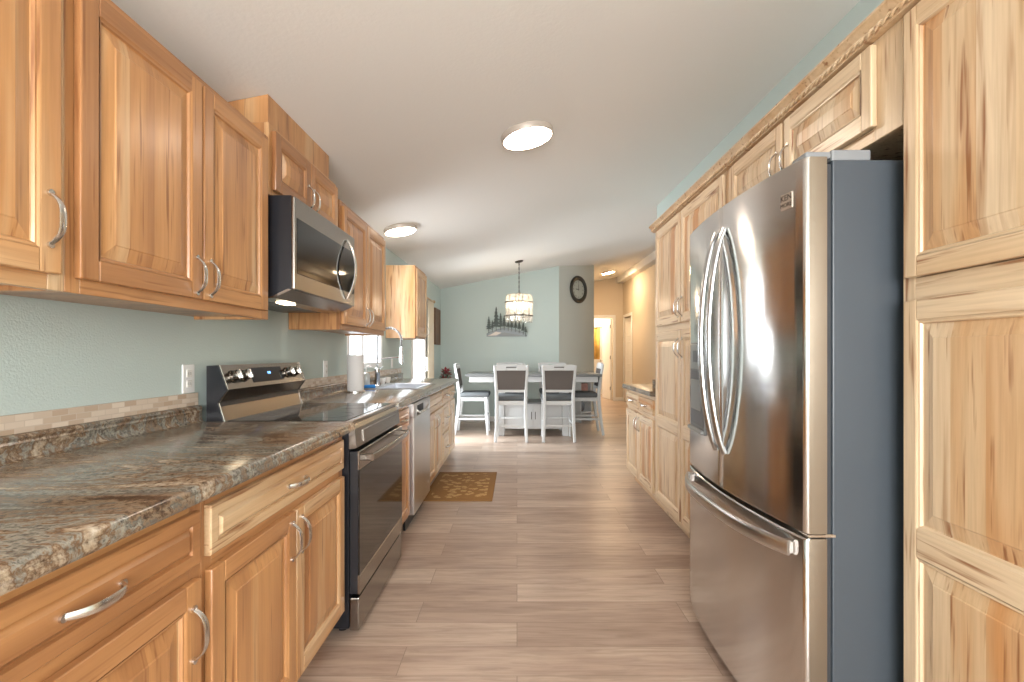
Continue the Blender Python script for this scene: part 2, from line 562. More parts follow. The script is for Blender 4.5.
    def make(self, name, parent=None, smooth=True, angle=32, loc=None, rot=None):
        me = bpy.data.meshes.new(name)
        self.bm.normal_update()
        bmesh.ops.recalc_face_normals(self.bm, faces=list(self.bm.faces))
        self.bm.to_mesh(me)
        self.bm.free()
        for m in self.mats:
            me.materials.append(m)
        if smooth:
            for p in me.polygons:
                p.use_smooth = True
            me.set_sharp_from_angle(angle=math.radians(angle))
        o = bpy.data.objects.new(name, me)
        COL.objects.link(o)
        if parent is not None:
            o.parent = parent
        if loc is not None:
            o.location = loc
        if rot is not None:
            o.rotation_euler = rot
        return o


def tag(o, label, cat, group=None):
    o['label'] = label
    o['category'] = cat
    if group:
        o['group'] = group
    return o


def thing(name, label, cat, loc=(0, 0, 0), rz=0.0, group=None):
    o = bpy.data.objects.new(name, None)
    o.empty_display_size = 0.1
    COL.objects.link(o)
    o.location = loc
    o.rotation_euler = (0, 0, rz)
    return tag(o, label, cat, group)


def structure(o):
    o['kind'] = 'structure'
    return o


def copy_tree(o, parent=None):
    c = o.copy()
    COL.objects.link(c)
    if parent is not None:
        c.parent = parent
    for ch in [x for x in SC.objects if x.parent == o]:
        copy_tree(ch, c)
    return c


def wall_box(bb, x0, x1, y0, y1, z0, m):
    """a box whose top follows the sloping ceiling"""
    v = [(x0, y0, z0), (x1, y0, z0), (x1, y1, z0), (x0, y1, z0)]
    t = [(x, y, cz(x, y) + 0.02) for x, y, _ in v]
    bb._add(v + t, [(0, 3, 2, 1), (4, 5, 6, 7), (0, 1, 5, 4), (1, 2, 6, 5), (2, 3, 7, 6), (3, 0, 4, 7)], m)


# ------------------------------------------------------------------ the room
XL, XR, YB, YF = -1.36, 1.60, -2.6, 8.6          # left wall, right wall, wall behind the camera, far wall
XH, YH = 2.72, 12.4                               # hallway right wall and end wall
P0, P1 = (0.748, 8.6), (1.494, 9.37)              # the angled wall


SL = 0.195


def cz(x, y):
    return 2.24 + 0.0135 * y + SL * (x + 1.36)


def ceil_at(px, py):
    """where a line of sight meets the sloping ceiling"""
    ax, az = (px - CX) / F, (CY - py) / F
    y = (2.24 + SL * 1.36 - EYE) / (az - 0.0135 - SL * ax)
    return (ax * y, y, cz(ax * y, y))


fl = B()
fl.box(XL - 0.1, 6.0, YB - 0.1, 15.2, -0.06, 0.0, M['floor'])
structure(fl.make('floor', smooth=False))

ce = B()
cv = []
for (x, y) in ((XL - 0.1, YB - 0.1), (6.0, YB - 0.1), (6.0, 15.2), (XL - 0.1, 15.2)):
    cv.append((x, y, cz(x, y)))
ce._add(cv + [(x, y, z + 0.1) for x, y, z in cv], [(0, 1, 2, 3), (7, 6, 5, 4), (0, 4, 5, 1), (1, 5, 6, 2), (2, 6, 7, 3), (3, 7, 4, 0)], M['ceiling'])
structure(ce.make('ceiling', smooth=False))

WIN = (3.86, 4.86, 1.07, 2.0)
PAT = (6.25, 7.10, 0.0, 2.03)
w = B()
xa, xb = XL - 0.12, XL
wall_box(w, xa, xb, YB - 0.1, WIN[0], 0, M['sage'])
w.box(xa, xb, WIN[0], WIN[1], 0, WIN[2], M['sage'])
wall_box(w, xa, xb, WIN[0], WIN[1], WIN[3], M['sage'])
wall_box(w, xa, xb, WIN[1], PAT[0], 0, M['sage'])
wall_box(w, xa, xb, PAT[0], PAT[1], PAT[3], M['sage'])
wall_box(w, xa, xb, PAT[1], YF + 0.1, 0, M['sage'])
structure(w.make('wall_left', smooth=False))

w = B()
wall_box(w, XL, P0[0], YF, YF + 0.1, 0, M['sage'])
structure(w.make('wall_far', smooth=False))

w = B()
dx, dy = P1[0] - P0[0], P1[1] - P0[1]
q = [(P0[0], P0[1]), (P1[0], P1[1]), (P1[0] - 0.09, P1[1] + 0.06), (P0[0] - 0.03, P0[1] + 0.1)]
w._add([(x, y, 0) for x, y in q] + [(x, y, cz(x, y) + 0.02) for x, y in q], [(0, 3, 2, 1), (4, 5, 6, 7), (0, 1, 5, 4), (1, 2, 6, 5), (2, 3, 7, 6), (3, 0, 4, 7)], M['sage_warmlit'])
structure(w.make('wall_angled', smooth=False))

w = B()
wall_box(w, P1[0] - 0.1, P1[0], P1[1], YH, 0, M['beige'])
structure(w.make('wall_hallway_left', smooth=False))

HD = (1.66, 2.457, 2.13)          # bathroom doorway in the end wall
w = B()
wall_box(w, P1[0] - 0.1, HD[0], YH, YH + 0.1, 0, M['beige'])
wall_box(w, HD[1], XH + 0.1, YH, YH + 0.1, 0, M['beige'])
wall_box(w, HD[0], HD[1], YH, YH + 0.1, HD[2], M['beige'])
structure(w.make('wall_hallway_end', smooth=False))

RD = (11.46, 12.22, 2.12)         # doorway in the hallway's right wall
w = B()
wall_box(w, XH, XH + 0.1, 8.55, RD[0], 0, M['beige'])
wall_box(w, XH, XH + 0.1, RD[1], YH, 0, M['beige'])
wall_box(w, XH, XH + 0.1, RD[0], RD[1], RD[2], M['beige'])
structure(w.make('wall_hallway_right', smooth=False))
w = B()
wall_box(w, XH + 0.1, XH + 1.2, 11.2, 11.3, 0, M['beige'])
wall_box(w, XH + 1.2, XH + 1.3, 11.2, YH + 0.1, 0, M['beige'])
wall_box(w, XH + 0.1, XH + 1.3, YH, YH + 0.1, 0, M['beige'])
structure(w.make('wall_bedroom', smooth=False))

w = B()
wall_box(w, XR, XR + 0.12, YB - 0.1, 5.52, 0, M['sage'])
structure(w.make('wall_right', smooth=False))

w = B()   # wall behind the camera, around an opening added for the fill light
BW = (-1.05, 1.35, 0.55, 2.2)
wall_box(w, XL, BW[0], YB - 0.1, YB, 0, M['sage'])
wall_box(w, BW[1], XR, YB - 0.1, YB, 0, M['sage'])
w.box(BW[0], BW[1], YB - 0.1, YB, 0, BW[2], M['sage'])
wall_box(w, BW[0], BW[1], YB - 0.1, YB, BW[3], M['sage'])
structure(w.make('wall_back', smooth=False))

w = B()   # bathroom beyond the hallway
wall_box(w, 0.9, 1.0, YH + 0.1, 14.6, 0, M['beige'])
wall_box(w, 2.75, 2.85, YH + 0.1, 14.6, 0, M['beige'])
wall_box(w, 0.9, 2.85, 14.6, 14.7, 0, M['trim'])
structure(w.make('wall_bathroom', smooth=False))

w = B()   # living room to the right, past the end of the kitchen wall
wall_box(w, 3.8, 5.9, 9.5, 9.6, 0, M['beige'])
wall_box(w, XH + 0.1, 3.9, 8.55, 8.65, 0, M['beige'])
wall_box(w, XR + 0.12, 5.9, 5.42, 5.52, 0, M['sage'])
w.box(5.9, 6.0, 5.42, 9.6, 0, 0.9, M['beige'])
wall_box(w, 5.9, 6.0, 5.42, 6.6, 0.9, M['beige'])
wall_box(w, 5.9, 6.0, 8.4, 9.6, 0.9, M['beige'])
wall_box(w, 5.9, 6.0, 6.6, 8.4, 2.1, M['beige'])  # opening added to admit the living room fill
structure(w.make('wall_living_room', smooth=False))

# boxed beam where the hallway wall meets the ceiling
w = B()
v = []
for y in (5.7, YH):
    for x, d in ((XH - 0.15, -0.16), (XH + 0.02, -0.16), (XH + 0.02, 0.01), (XH - 0.15, 0.01)):
        v.append((x, y, cz(XH - 0.15, y) + d))
w._add(v, [(0, 1, 2, 3), (4, 7, 6, 5), (0, 4, 5, 1), (1, 5, 6, 2), (2, 6, 7, 3), (3, 7, 4, 0)], M['ceiling'])
structure(w.make('trim_1', smooth=False))

w = B()
w.box(XL, P0[0] + 0.01, YF - 0.014, YF, 0, 0.09, M['trim'], 0.003)
structure(w.make('baseboard_far', smooth=False))
w = B()
ang = math.atan2(dy, dx)
L = math.hypot(dx, dy)
w.box(0, L, -0.014, 0, 0, 0.09, M['trim'], 0.003, mat=Matrix.Translation((P0[0], P0[1], 0)) @ Matrix.Rotation(ang, 4, 'Z'))
structure(w.make('baseboard_angled', smooth=False))
w = B()
w.box(HD[1] + 0.07, XH, YH - 0.014, YH, 0, 0.09, M['trim'], 0.003)
w.box(XH - 0.014, XH, 8.6, RD[0] - 0.07, 0, 0.09, M['trim'], 0.003)
structure(w.make('baseboard_hallway', smooth=False))
w = B()
w.box(XL, XL + 0.014, 5.7, PAT[0] - 0.06, 0, 0.09, M['trim'], 0.003)
w.box(XL, XL + 0.014, PAT[1] + 0.06, YF - 0.015, 0, 0.09, M['trim'], 0.003)
structure(w.make('baseboard_left', smooth=False))

# mosaic tile strips along the left wall
for i, (y0, y1) in enumerate(((0.5, 2.05), (2.80, 5.66))):
    w = B()
    w.box(XL - 0.001, XL + 0.008, y0, y1, 0.984, 1.037, M['tiles'], 0.001)
    structure(w.make('trim_%d' % (i + 2), smooth=False))


def window_unit(name, x, y0, y1, z0, z1, split):
    """white vinyl window set in the left wall"""
    f = B()
    for (a, b_, c, d) in ((y0, y0 + 0.05, z0, z1), (y1 - 0.05, y1, z0, z1), (y0 + 0.05, y1 - 0.05, z0, z0 + 0.05), (y0 + 0.05, y1 - 0.05, z1 - 0.05, z1)):
        f.box(x - 0.10, x + 0.006, a, b_, c, d, M['vinyl'], 0.004)
    if split:
        ym = (y0 + y1) / 2
        f.box(x - 0.08, x - 0.03, ym - 0.025, ym + 0.025, z0 + 0.05, z1 - 0.05, M['vinyl'], 0.004)
    fr = structure(f.make(name, smooth=False))
    g = B()
    g.box(x - 0.060, x - 0.055, y0 + 0.04, y1 - 0.04, z0 + 0.04, z1 - 0.04, M['glass'])
    g.make('pane', fr, smooth=False)
    return fr


window_unit('window_1', XL, *WIN, True)
w = B()   # unseen window added behind the camera to carry the fill light
for (a, b_, c, d) in ((BW[0], BW[0] + 0.06, BW[2], BW[3]), (BW[1] - 0.06, BW[1], BW[2], BW[3]), (BW[0], BW[1], BW[2], BW[2] + 0.06), (BW[0], BW[1], BW[3] - 0.06, BW[3]), (0.12, 0.18, BW[2], BW[3])):
    w.box(a, b_, YB - 0.09, YB + 0.005, c, d, M['vinyl'], 0.003)
structure(w.make('added_window', smooth=False))

# patio door in the left wall
pd = structure(window_unit('door_1', XL, PAT[0], PAT[1], PAT[2], PAT[3], False))
h = B()
h.sweep([(XL + 0.006, 7.065, 0.95), (XL + 0.045, 7.065, 0.955), (XL + 0.045, 7.065, 1.145), (XL + 0.006, 7.065, 1.15)], 0.012, 0.010, M['white'], seg=8)
h.make('handle', pd)
w = B()
w.box(XL, XL + 0.02, PAT[0] - 0.06, PAT[0], 0, PAT[3] + 0.06, M['trim'], 0.003)
w.box(XL, XL + 0.02, PAT[1], PAT[1] + 0.06, 0, PAT[3] + 0.06, M['trim'], 0.003)
w.box(XL, XL + 0.02, PAT[0], PAT[1], PAT[3], PAT[3] + 0.06, M['trim'], 0.003)
structure(w.make('trim_4', smooth=False))


def panel_door(bb, w_, h_, t=0.035, m=None):
    """white six panel door leaf, hinge at x=0, front and back moulded"""
    m = m or M['trim']
    bb.box(0, w_, -t / 2, t / 2, 0, h_, m, 0.002)
    for c in range(2):
        x0 = 0.10 + c * (w_ / 2 - 0.04)
        x1 = x0 + w_ / 2 - 0.16
        for z0, z1 in ((0.2, 0.78), (0.92, 1.5), (1.62, h_ - 0.12)):
            for sgn in (-1, 1):
                y = sgn * t / 2
                bb.loops([(x0, x1, z0, z1, y), (x0 + 0.015, x1 - 0.015, z0 + 0.015, z1 - 0.015, y - sgn * -0.006),
                          (x0 + 0.045, x1 - 0.045, z0 + 0.045, z1 - 0.045, y - sgn * -0.001)], [(m, m)] * 2, m)


# hallway doorways: casing is structure, the leaf a part of the door
c = B()
c.box(HD[1], HD[1] + 0.07, YH - 0.018, YH, 0, HD[2] + 0.07, M['trim'], 0.003)
c.box(HD[0] - 0.07, HD[0], YH - 0.018, YH, 0, HD[2] + 0.07, M['trim'], 0.003)
c.box(HD[0], HD[1], YH - 0.018, YH, HD[2], HD[2] + 0.07, M['trim'], 0.003)
d2 = structure(c.make('door_2', smooth=False))
lf = B()
panel_door(lf, 0.76, 2.09)
leaf = lf.make('door_leaf', d2, smooth=False, loc=(HD[1] - 0.02, YH + 0.11, 0.015), rot=(0, 0, PI - math.radians(84)))
for z in (0.25, 1.05, 1.85):
    hg = B()
    hg.cyl((0.0, 0.024, z), (0.0, 0.024, z + 0.09), 0.008, M['iron'], 8)
    hg.make('hinge', leaf)
kb = B()
kb.lathe([(0.012, 0.0), (0.012, 0.03), (0.028, 0.04), (0.028, 0.06), (0.0, 0.068)], M['nickel'], 14, Matrix.Translation((0.70, 0.02, 1.0)) @ Matrix.Rotation(-PI / 2, 4, 'X'))
kb.make('knob', leaf)

c = B()
c.box(XH - 0.018, XH, RD[0] - 0.07, RD[0], 0, RD[2] + 0.07, M['trim'], 0.003)
c.box(XH - 0.018, XH, RD[1], RD[1] + 0.07, 0, RD[2] + 0.07, M['trim'], 0.003)
c.box(XH - 0.018, XH, RD[0], RD[1], RD[2], RD[2] + 0.07, M['trim'], 0.003)
d3 = structure(c.make('door_3', smooth=False))
lf = B()
panel_door(lf, 0.74, 2.09)
leaf = lf.make('door_leaf', d3, smooth=False, loc=(XH + 0.03, RD[1] - 0.01, 0.015), rot=(0, 0, -PI / 2 + math.radians(14)))
kb = B()
kb.lathe([(0.012, 0.0), (0.012, 0.03), (0.028, 0.04), (0.028, 0.06), (0.0, 0.068)], M['iron'], 14, Matrix.Translation((0.68, -0.017, 0.98)) @ Matrix.Rotation(PI / 2, 4, 'X'))
kb.make('knob', leaf)


# ------------------------------------------------------------------ cabinet parts (local: x along the run, -y to the room, z up)
def raised_front(bb, x0, x1, z0, z1, yf, stile=0.052, rail=0.052, mids=(), t=0.02):
    """five-piece raised panel door whose front plane is y = yf"""
    V, H, P = M['wv'], M['wh'], M['wp']
    bb.box(x0, x0 + stile, yf, yf + t, z0, z1, V, 0.004, 2)
    bb.box(x1 - stile, x1, yf, yf + t, z0, z1, V, 0.004, 2)
    edges = [z0] + [e for m in mids for e in m] + [z1]
    bb.box(x0 + stile, x1 - stile, yf, yf + t, z0, z0 + rail, H, 0.002)
    bb.box(x0 + stile, x1 - stile, yf, yf + t, z1 - rail, z1, H, 0.002)
    for m0, m1 in mids:
        bb.box(x0 + stile, x1 - stile, yf, yf + t, m0, m1, H, 0.002)
    zs = [z0 + rail] + [e for m in mids for e in m] + [z1 - rail]
    a, b_ = x0 + stile, x1 - stile
    for i in range(0, len(zs), 2):
        c, d = zs[i], zs[i + 1]
        k = min(0.034, (d - c) * 0.22, (b_ - a) * 0.22)
        lp = [(a, b_, c, d, yf + 0.0005)]
        for ins, dep in ((0.004, 0.003), (0.008, 0.0035), (0.011, 0.009), (0.013, 0.0105), (0.013 + k * 0.9, 0.0035), (0.013 + k, 0.003), (0.016 + k, 0.001)):
            lp.append((a + ins, b_ - ins, c + ins, d - ins, yf + dep))
        bb.loops(lp, [(V, H)] * 3 + [(P, P)] * 4, P)


def slab_front(bb, x0, x1, z0, z1, yf, t=0.02):
    """drawer front with a routed edge and a raised level field"""
    H = M['wh']
    lp = [(x0, x1, z0, z1, yf + t)]
    for ins, dep in ((0.0, 0.006), (0.003, 0.003), (0.027, 0.003), (0.029, 0.010), (0.032, 0.010), (0.042, 0.0)):
        lp.append((x0 + ins, x1 - ins, z0 + ins, z1 - ins, yf + dep))
    bb.loops(lp, [(H, H)] * 6, H)
    bb.loops([(x0, x1, z0, z1, yf + t)], [], H)


def pull(parent, x, z, yf, vertical=True, half=0.058, out=0.030):
    """arched nickel bar pull"""
    bb = B()
    n = 12
    pts, aw, bt = [], [], []
    for i in range(n + 1):
        s = -1 + 2 * i / n
        o = out * (1 - abs(s) ** 3.2)
        a = s * half * (1.0 if abs(s) < 0.99 else 1.0)
        pts.append((x, yf - o, z + a) if vertical else (x + a, yf - o, z))
        aw.append(0.0062 + 0.0028 * (1 - s * s))
        bt.append(0.0034)
    bb.sweep(pts, aw, bt, M['nickel'], wdir=(1, 0, 0) if vertical else (0, 0, 1), seg=10)
    for s in (-1, 1):
        c = (x, yf, z + s * half) if vertical else (x + s * half, yf, z)
        bb.cyl((c[0], c[1] + 0.002, c[2]), (c[0], c[1] - 0.005, c[2]), 0.0075, M['nickel'], 12)
    return bb.make('handle', parent)


def cabinet(name, label, cat, left, y0, y1, z0, z1, depth, fronts, group=None, toe=False, frame=None):
    """left=True: on the left wall facing right. y0..y1 in the room's depth direction.
    fronts: (kind, a, b, zlo, zhi, handle) with a, b measured along the room's depth"""
    wd = y1 - y0
    if left:
        root = thing(name, label, cat, (XL, y0, 0 if toe else z0), PI / 2, group)
        lx = lambda y: y - y0
    else:
        root = thing(name, label, cat, (XR, y1, 0 if toe else z0), -PI / 2, group)
        lx = lambda y: y1 - y
    o = 0 if toe else z0
    c = B()
    c.box(0.001, 0.019, -depth + 0.019, -0.002, z0 - o, z1 - o, M['wside'], 0.001)
    c.box(wd - 0.019, wd - 0.001, -depth + 0.019, -0.002, z0 - o, z1 - o, M['wside'], 0.001)
    c.box(0.019, wd - 0.019, -depth + 0.019, -0.002, z0 - o + 0.012, z0 - o + 0.03, M['wside'])
    if not (toe and z1 < 1.0):
        c.box(0.019, wd - 0.019, -depth + 0.019, -0.002, z1 - o - 0.02, z1 - o - 0.001, M['wside'])
    c.box(0.019, wd - 0.019, -0.02, -0.003, z0 - o + 0.03, z1 - o - 0.02, M['wside'])
    c.make('carcass', root, smooth=False)
    f = B()
    fw = 0.04
    ed = sorted(e for fr in fronts for e in (lx(fr[1]), lx(fr[2])))
    fl_, fr_ = max(fw, ed[0] + 0.015), max(fw, wd - ed[-1] + 0.015)
    f.box(0.0, fl_, -depth, -depth + 0.019, z0 - o, z1 - o, M['wv'], 0.0015)
    f.box(wd - fr_, wd, -depth, -depth + 0.019, z0 - o, z1 - o, M['wv'], 0.0015)
    f.box(fl_, wd - fr_, -depth, -depth + 0.019, z0 - o, z0 - o + fw, M['wh'], 0.0015)
    f.box(fl_, wd - fr_, -depth, -depth + 0.019, z1 - o - fw, z1 - o, M['wh'], 0.0015)
    zz = sorted({round((fr[4] + fr2[3]) / 2, 3) for fr in fronts for fr2 in fronts if 0 < fr2[3] - fr[4] < 0.07})
    for z in zz:
        f.box(fl_, wd - fr_, -depth, -depth + 0.019, z - 0.03 - o, z + 0.03 - o, M['wh'], 0.0015)
    drs = sorted({tuple(sorted((lx(fr[1]), lx(fr[2])))) for fr in fronts if fr[0] == 'door'})
    for d0, d1 in zip(drs, drs[1:]):
        if 0 <= d1[0] - d0[1] < 0.1:
            xm = (d1[0] + d0[1]) / 2
            zl = min(fr[3] for fr in fronts if fr[0] == 'door') - 0.01
            zh = max(fr[4] for fr in fronts if fr[0] == 'door') + 0.01
            f.box(xm - 0.025, xm + 0.025, -depth + 0.0005, -depth + 0.0185, zl - o, zh - o, M['wv'])
    f.make('face_frame', root, smooth=False)
    if toe:
        t = B()
        t.box(0.0, wd, -depth + 0.065, -depth + 0.08, 0.0, z0 + 0.005, M['wh'])
        t.make('toe_kick', root, smooth=False)
    yf = -depth - 0.02
    for fr in fronts:
        kind, a, b_, zl, zh, hd = fr[:6]
        x0, x1 = sorted((lx(a), lx(b_)))
        bb = B()
        if kind == 'door':
            raised_front(bb, x0, x1, zl - o, zh - o, yf, stile=0.052 if left else 0.043, mids=[(m0 - o, m1 - o) for m0, m1 in (fr[6] if len(fr) > 6 else ())], **(fr[7] if len(fr) > 7 else {}))
            d = bb.make('door', root, smooth=True, angle=20)
            if hd:
                side, zc = hd          # 'near' or 'far' edge seen from the camera
                yc = (min(a, b_) + 0.030) if side == 'near' else (max(a, b_) - 0.030)
                pull(d, lx(yc), zc - o, yf, True)
        elif kind == 'false':
            slab_front(bb, x0, x1, zl - o, zh - o, yf)
            bb.make('false_front', root, smooth=True, angle=20)
        else:
            slab_front(bb, x0, x1, zl - o, zh - o, yf)
            d = bb.make('drawer', root, smooth=True, angle=20)
            pull(d, (x0 + x1) / 2, (zl + zh) / 2 - o, yf, False)
    for ch in SC.objects:
        if ch.parent == root:
            ch['tone_with_light'] = (0.36 if left else -0.22) if y0 < 3.4 or not toe else -0.12  # same wood; warmer light at left, paler at right, put into the colour
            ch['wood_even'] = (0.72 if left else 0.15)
    return root


BD, UD = 0.62, 0.305            # depth of left base and upper carcasses
DT, DB_ = 0.842, 0.722          # drawer top and bottom
LT, LB = 0.690, 0.125           # lower door top and bottom
GB, GU = 'left hand base cabinets under the granite counter', 'left hand wall cabinets'

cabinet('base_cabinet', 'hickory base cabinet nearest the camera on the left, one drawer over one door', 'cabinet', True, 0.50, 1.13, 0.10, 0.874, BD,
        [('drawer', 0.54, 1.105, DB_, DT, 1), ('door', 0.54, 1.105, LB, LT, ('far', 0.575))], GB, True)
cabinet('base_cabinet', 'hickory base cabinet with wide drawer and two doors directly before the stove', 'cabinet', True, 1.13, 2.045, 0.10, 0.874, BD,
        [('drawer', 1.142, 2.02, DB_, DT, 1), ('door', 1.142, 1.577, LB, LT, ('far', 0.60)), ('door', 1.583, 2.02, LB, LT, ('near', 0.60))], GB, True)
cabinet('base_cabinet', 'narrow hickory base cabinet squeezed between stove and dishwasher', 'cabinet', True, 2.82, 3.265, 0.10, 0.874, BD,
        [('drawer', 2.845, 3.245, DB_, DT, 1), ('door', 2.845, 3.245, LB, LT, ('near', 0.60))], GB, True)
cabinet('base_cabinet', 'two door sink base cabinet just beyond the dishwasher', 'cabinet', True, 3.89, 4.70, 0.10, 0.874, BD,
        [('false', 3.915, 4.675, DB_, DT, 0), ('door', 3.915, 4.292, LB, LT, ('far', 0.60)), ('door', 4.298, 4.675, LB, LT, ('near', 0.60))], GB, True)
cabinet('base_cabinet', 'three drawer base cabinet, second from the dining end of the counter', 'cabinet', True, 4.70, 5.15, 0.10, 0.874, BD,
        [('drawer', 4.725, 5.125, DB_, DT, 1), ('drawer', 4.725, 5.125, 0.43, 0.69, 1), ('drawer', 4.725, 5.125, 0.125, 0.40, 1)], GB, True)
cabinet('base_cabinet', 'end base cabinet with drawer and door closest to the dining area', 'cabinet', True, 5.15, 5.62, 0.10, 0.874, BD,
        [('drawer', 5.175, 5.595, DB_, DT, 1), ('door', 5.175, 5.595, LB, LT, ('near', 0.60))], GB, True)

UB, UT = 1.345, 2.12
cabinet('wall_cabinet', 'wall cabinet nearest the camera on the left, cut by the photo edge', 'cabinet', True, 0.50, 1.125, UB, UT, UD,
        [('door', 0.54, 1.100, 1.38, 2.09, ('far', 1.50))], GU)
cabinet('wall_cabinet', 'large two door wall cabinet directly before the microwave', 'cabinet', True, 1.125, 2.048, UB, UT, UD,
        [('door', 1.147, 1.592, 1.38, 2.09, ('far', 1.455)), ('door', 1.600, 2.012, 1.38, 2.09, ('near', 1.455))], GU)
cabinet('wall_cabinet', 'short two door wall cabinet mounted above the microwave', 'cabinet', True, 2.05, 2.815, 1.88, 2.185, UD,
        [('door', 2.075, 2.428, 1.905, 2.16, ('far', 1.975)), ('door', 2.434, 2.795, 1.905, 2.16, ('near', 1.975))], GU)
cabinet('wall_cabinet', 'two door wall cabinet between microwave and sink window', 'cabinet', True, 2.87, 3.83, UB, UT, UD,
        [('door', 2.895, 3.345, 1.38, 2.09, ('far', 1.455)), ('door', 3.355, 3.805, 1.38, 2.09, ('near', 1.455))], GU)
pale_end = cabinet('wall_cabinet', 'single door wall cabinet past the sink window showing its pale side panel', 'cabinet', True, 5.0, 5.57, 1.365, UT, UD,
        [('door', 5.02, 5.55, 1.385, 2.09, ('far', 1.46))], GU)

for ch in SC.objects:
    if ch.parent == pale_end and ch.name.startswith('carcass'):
        ch['tone_with_light'] = -0.02

# wooden duct box between the microwave cabinet and the ceiling
s = B()
x0, x1, y0, y1 = XL + 0.002, -1.075, 2.085, 2.76
q = [(x0, y0), (x1, y0), (x1, y1), (x0, y1)]
s._add([(x - XL, y - y0, 0) for x, y in q] + [(x - XL, y - y0, cz(x, y) - 0.002 - 2.186) for x, y in q],
       [(0, 3, 2, 1), (4, 5, 6, 7), (0, 1, 5, 4), (1, 2, 6, 5), (2, 3, 7, 6), (3, 0, 4, 7)], M['oak'])
so = s.make('duct_cover', smooth=False, loc=(XL, y0, 2.186))
so['tone_with_light'] = 0.34
tag(so, 'plain orange wood box filling the gap from microwave cabinet to ceiling', 'cover')

# ------------------------------------------------------------------ right hand run
RDp = 0.54
GR = 'right hand tall cabinets'
XFACE = 1.06
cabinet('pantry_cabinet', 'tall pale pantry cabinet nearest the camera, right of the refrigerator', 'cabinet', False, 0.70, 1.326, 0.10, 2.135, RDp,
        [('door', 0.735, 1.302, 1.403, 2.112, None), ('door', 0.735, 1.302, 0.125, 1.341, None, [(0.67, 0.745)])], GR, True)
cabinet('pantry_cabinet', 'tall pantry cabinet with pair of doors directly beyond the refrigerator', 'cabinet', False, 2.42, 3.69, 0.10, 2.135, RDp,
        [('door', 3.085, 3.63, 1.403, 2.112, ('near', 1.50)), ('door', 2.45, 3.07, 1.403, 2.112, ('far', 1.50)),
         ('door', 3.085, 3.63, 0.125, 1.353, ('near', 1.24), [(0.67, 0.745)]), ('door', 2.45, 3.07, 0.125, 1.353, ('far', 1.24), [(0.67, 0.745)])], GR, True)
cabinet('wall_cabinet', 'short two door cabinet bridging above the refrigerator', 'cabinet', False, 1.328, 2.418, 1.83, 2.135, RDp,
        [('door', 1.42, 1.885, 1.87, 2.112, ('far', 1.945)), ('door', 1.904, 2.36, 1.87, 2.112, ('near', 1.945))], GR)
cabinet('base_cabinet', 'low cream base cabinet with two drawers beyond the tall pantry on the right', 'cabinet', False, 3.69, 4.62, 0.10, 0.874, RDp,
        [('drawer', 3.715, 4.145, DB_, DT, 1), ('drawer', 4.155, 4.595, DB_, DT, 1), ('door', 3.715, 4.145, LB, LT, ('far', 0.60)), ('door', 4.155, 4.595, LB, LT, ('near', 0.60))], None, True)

# crown moulding with a rope bead along the top of the right hand cabinets
cr = thing('crown_molding', 'hickory crown molding with twisted rope bead along the right cabinet tops', 'molding', (XFACE - 0.001, 0.70, 2.124))
m = B()
prof = [(0.0, 0.0), (-0.022, 0.0), (-0.024, 0.006), (-0.034, 0.022), (-0.046, 0.034), (-0.052, 0.038), (-0.052, 0.046), (0.0, 0.046)]
m.prism(prof, 0.0, 2.99, M['wh'], 'y')
m.make('cove', cr, smooth=False)
m = B()
n = 560
for ph in (0, PI):
    m.sweep([(-0.030 + 0.0042 * math.cos(ph + i * 0.55), 0.004 + 2.98 * i / n, 0.011 + 0.0042 * math.sin(ph + i * 0.55)) for i in range(n + 1)], 0.0048, 0.0048, M['wv'], seg=5)
m.make('rope_bead', cr)


# ------------------------------------------------------------------ counters
def counter(label, left, y0, y1, splash_side=None, cut=None):
    wd = y1 - y0
    root = thing('countertop', label, 'countertop', (XL if left else XR, y0 if left else y1, 0.874), PI / 2 if left else -PI / 2)
    dep = (XL + BD + 0.055) - XL if left else RDp + 0.05
    G = M['granite']
    c = B()
    # bullnose front profile (y,z)
    prof = [(-0.002, 0.0), (-dep + 0.012, 0.0), (-dep + 0.004, 0.003), (-dep, 0.011), (-dep + 0.002, 0.020), (-dep + 0.005, 0.024), (-dep + 0.004, 0.028), (-dep + 0.007, 0.035), (-dep + 0.014, 0.040), (-0.002, 0.040)]
    if cut is None:
        c.prism(prof, 0.0, wd, G, 'x')
    else:
        a, b_, f0, f1 = cut[0] - y0, cut[1] - y0, cut[2], cut[3]     # local x range, distance from wall range
        c.prism(prof, 0.0, a, G, 'x')
        c.prism(prof, b_, wd, G, 'x')
        c.box(a, b_, -f0, -0.002, 0, 0.04, G)
        fp = [(-f1, 0.0)] + prof[1:-1] + [(-f1, 0.040)]
        c.prism(fp, a, b_, G, 'x')
    c.make('slab', root, smooth=True, angle=40)
    s = B()
    if left:
        s.prism([(-0.002, 0.040), (-0.040, 0.040), (-0.030, 0.044), (-0.0245, 0.055), (-0.0245, 0.080), (-0.028, 0.086), (-0.0245, 0.092), (-0.028, 0.100), (-0.020, 0.108), (-0.002, 0.110)], 0.0, wd, G, 'x')
    else:
        s.box(0.0, wd, -0.022, -0.002, 0.04, 0.12, G, 0.003)
        s.box(wd - 0.02, wd - 0.001, -dep + 0.03, -0.022, 0.04, 0.13, G, 0.003)
    s.make('backsplash', root, smooth=True, angle=40)
    return root


counter('brown and grey granite pattern countertop nearest the camera, left of the stove', True, 0.50, 2.046)
counter('granite pattern countertop holding the sink, running from stove to dining area', True, 2.818, 5.66, cut=(3.93, 4.64, 0.13, 0.545))
counter('short granite pattern countertop on the low cabinet at right', False, 3.692, 4.65)

# ------------------------------------------------------------------ stove
rg = thing('range', 'stainless steel electric range with black oven door and glass top', 'stove', (XL, 2.05, 0), PI / 2)
W = 0.764
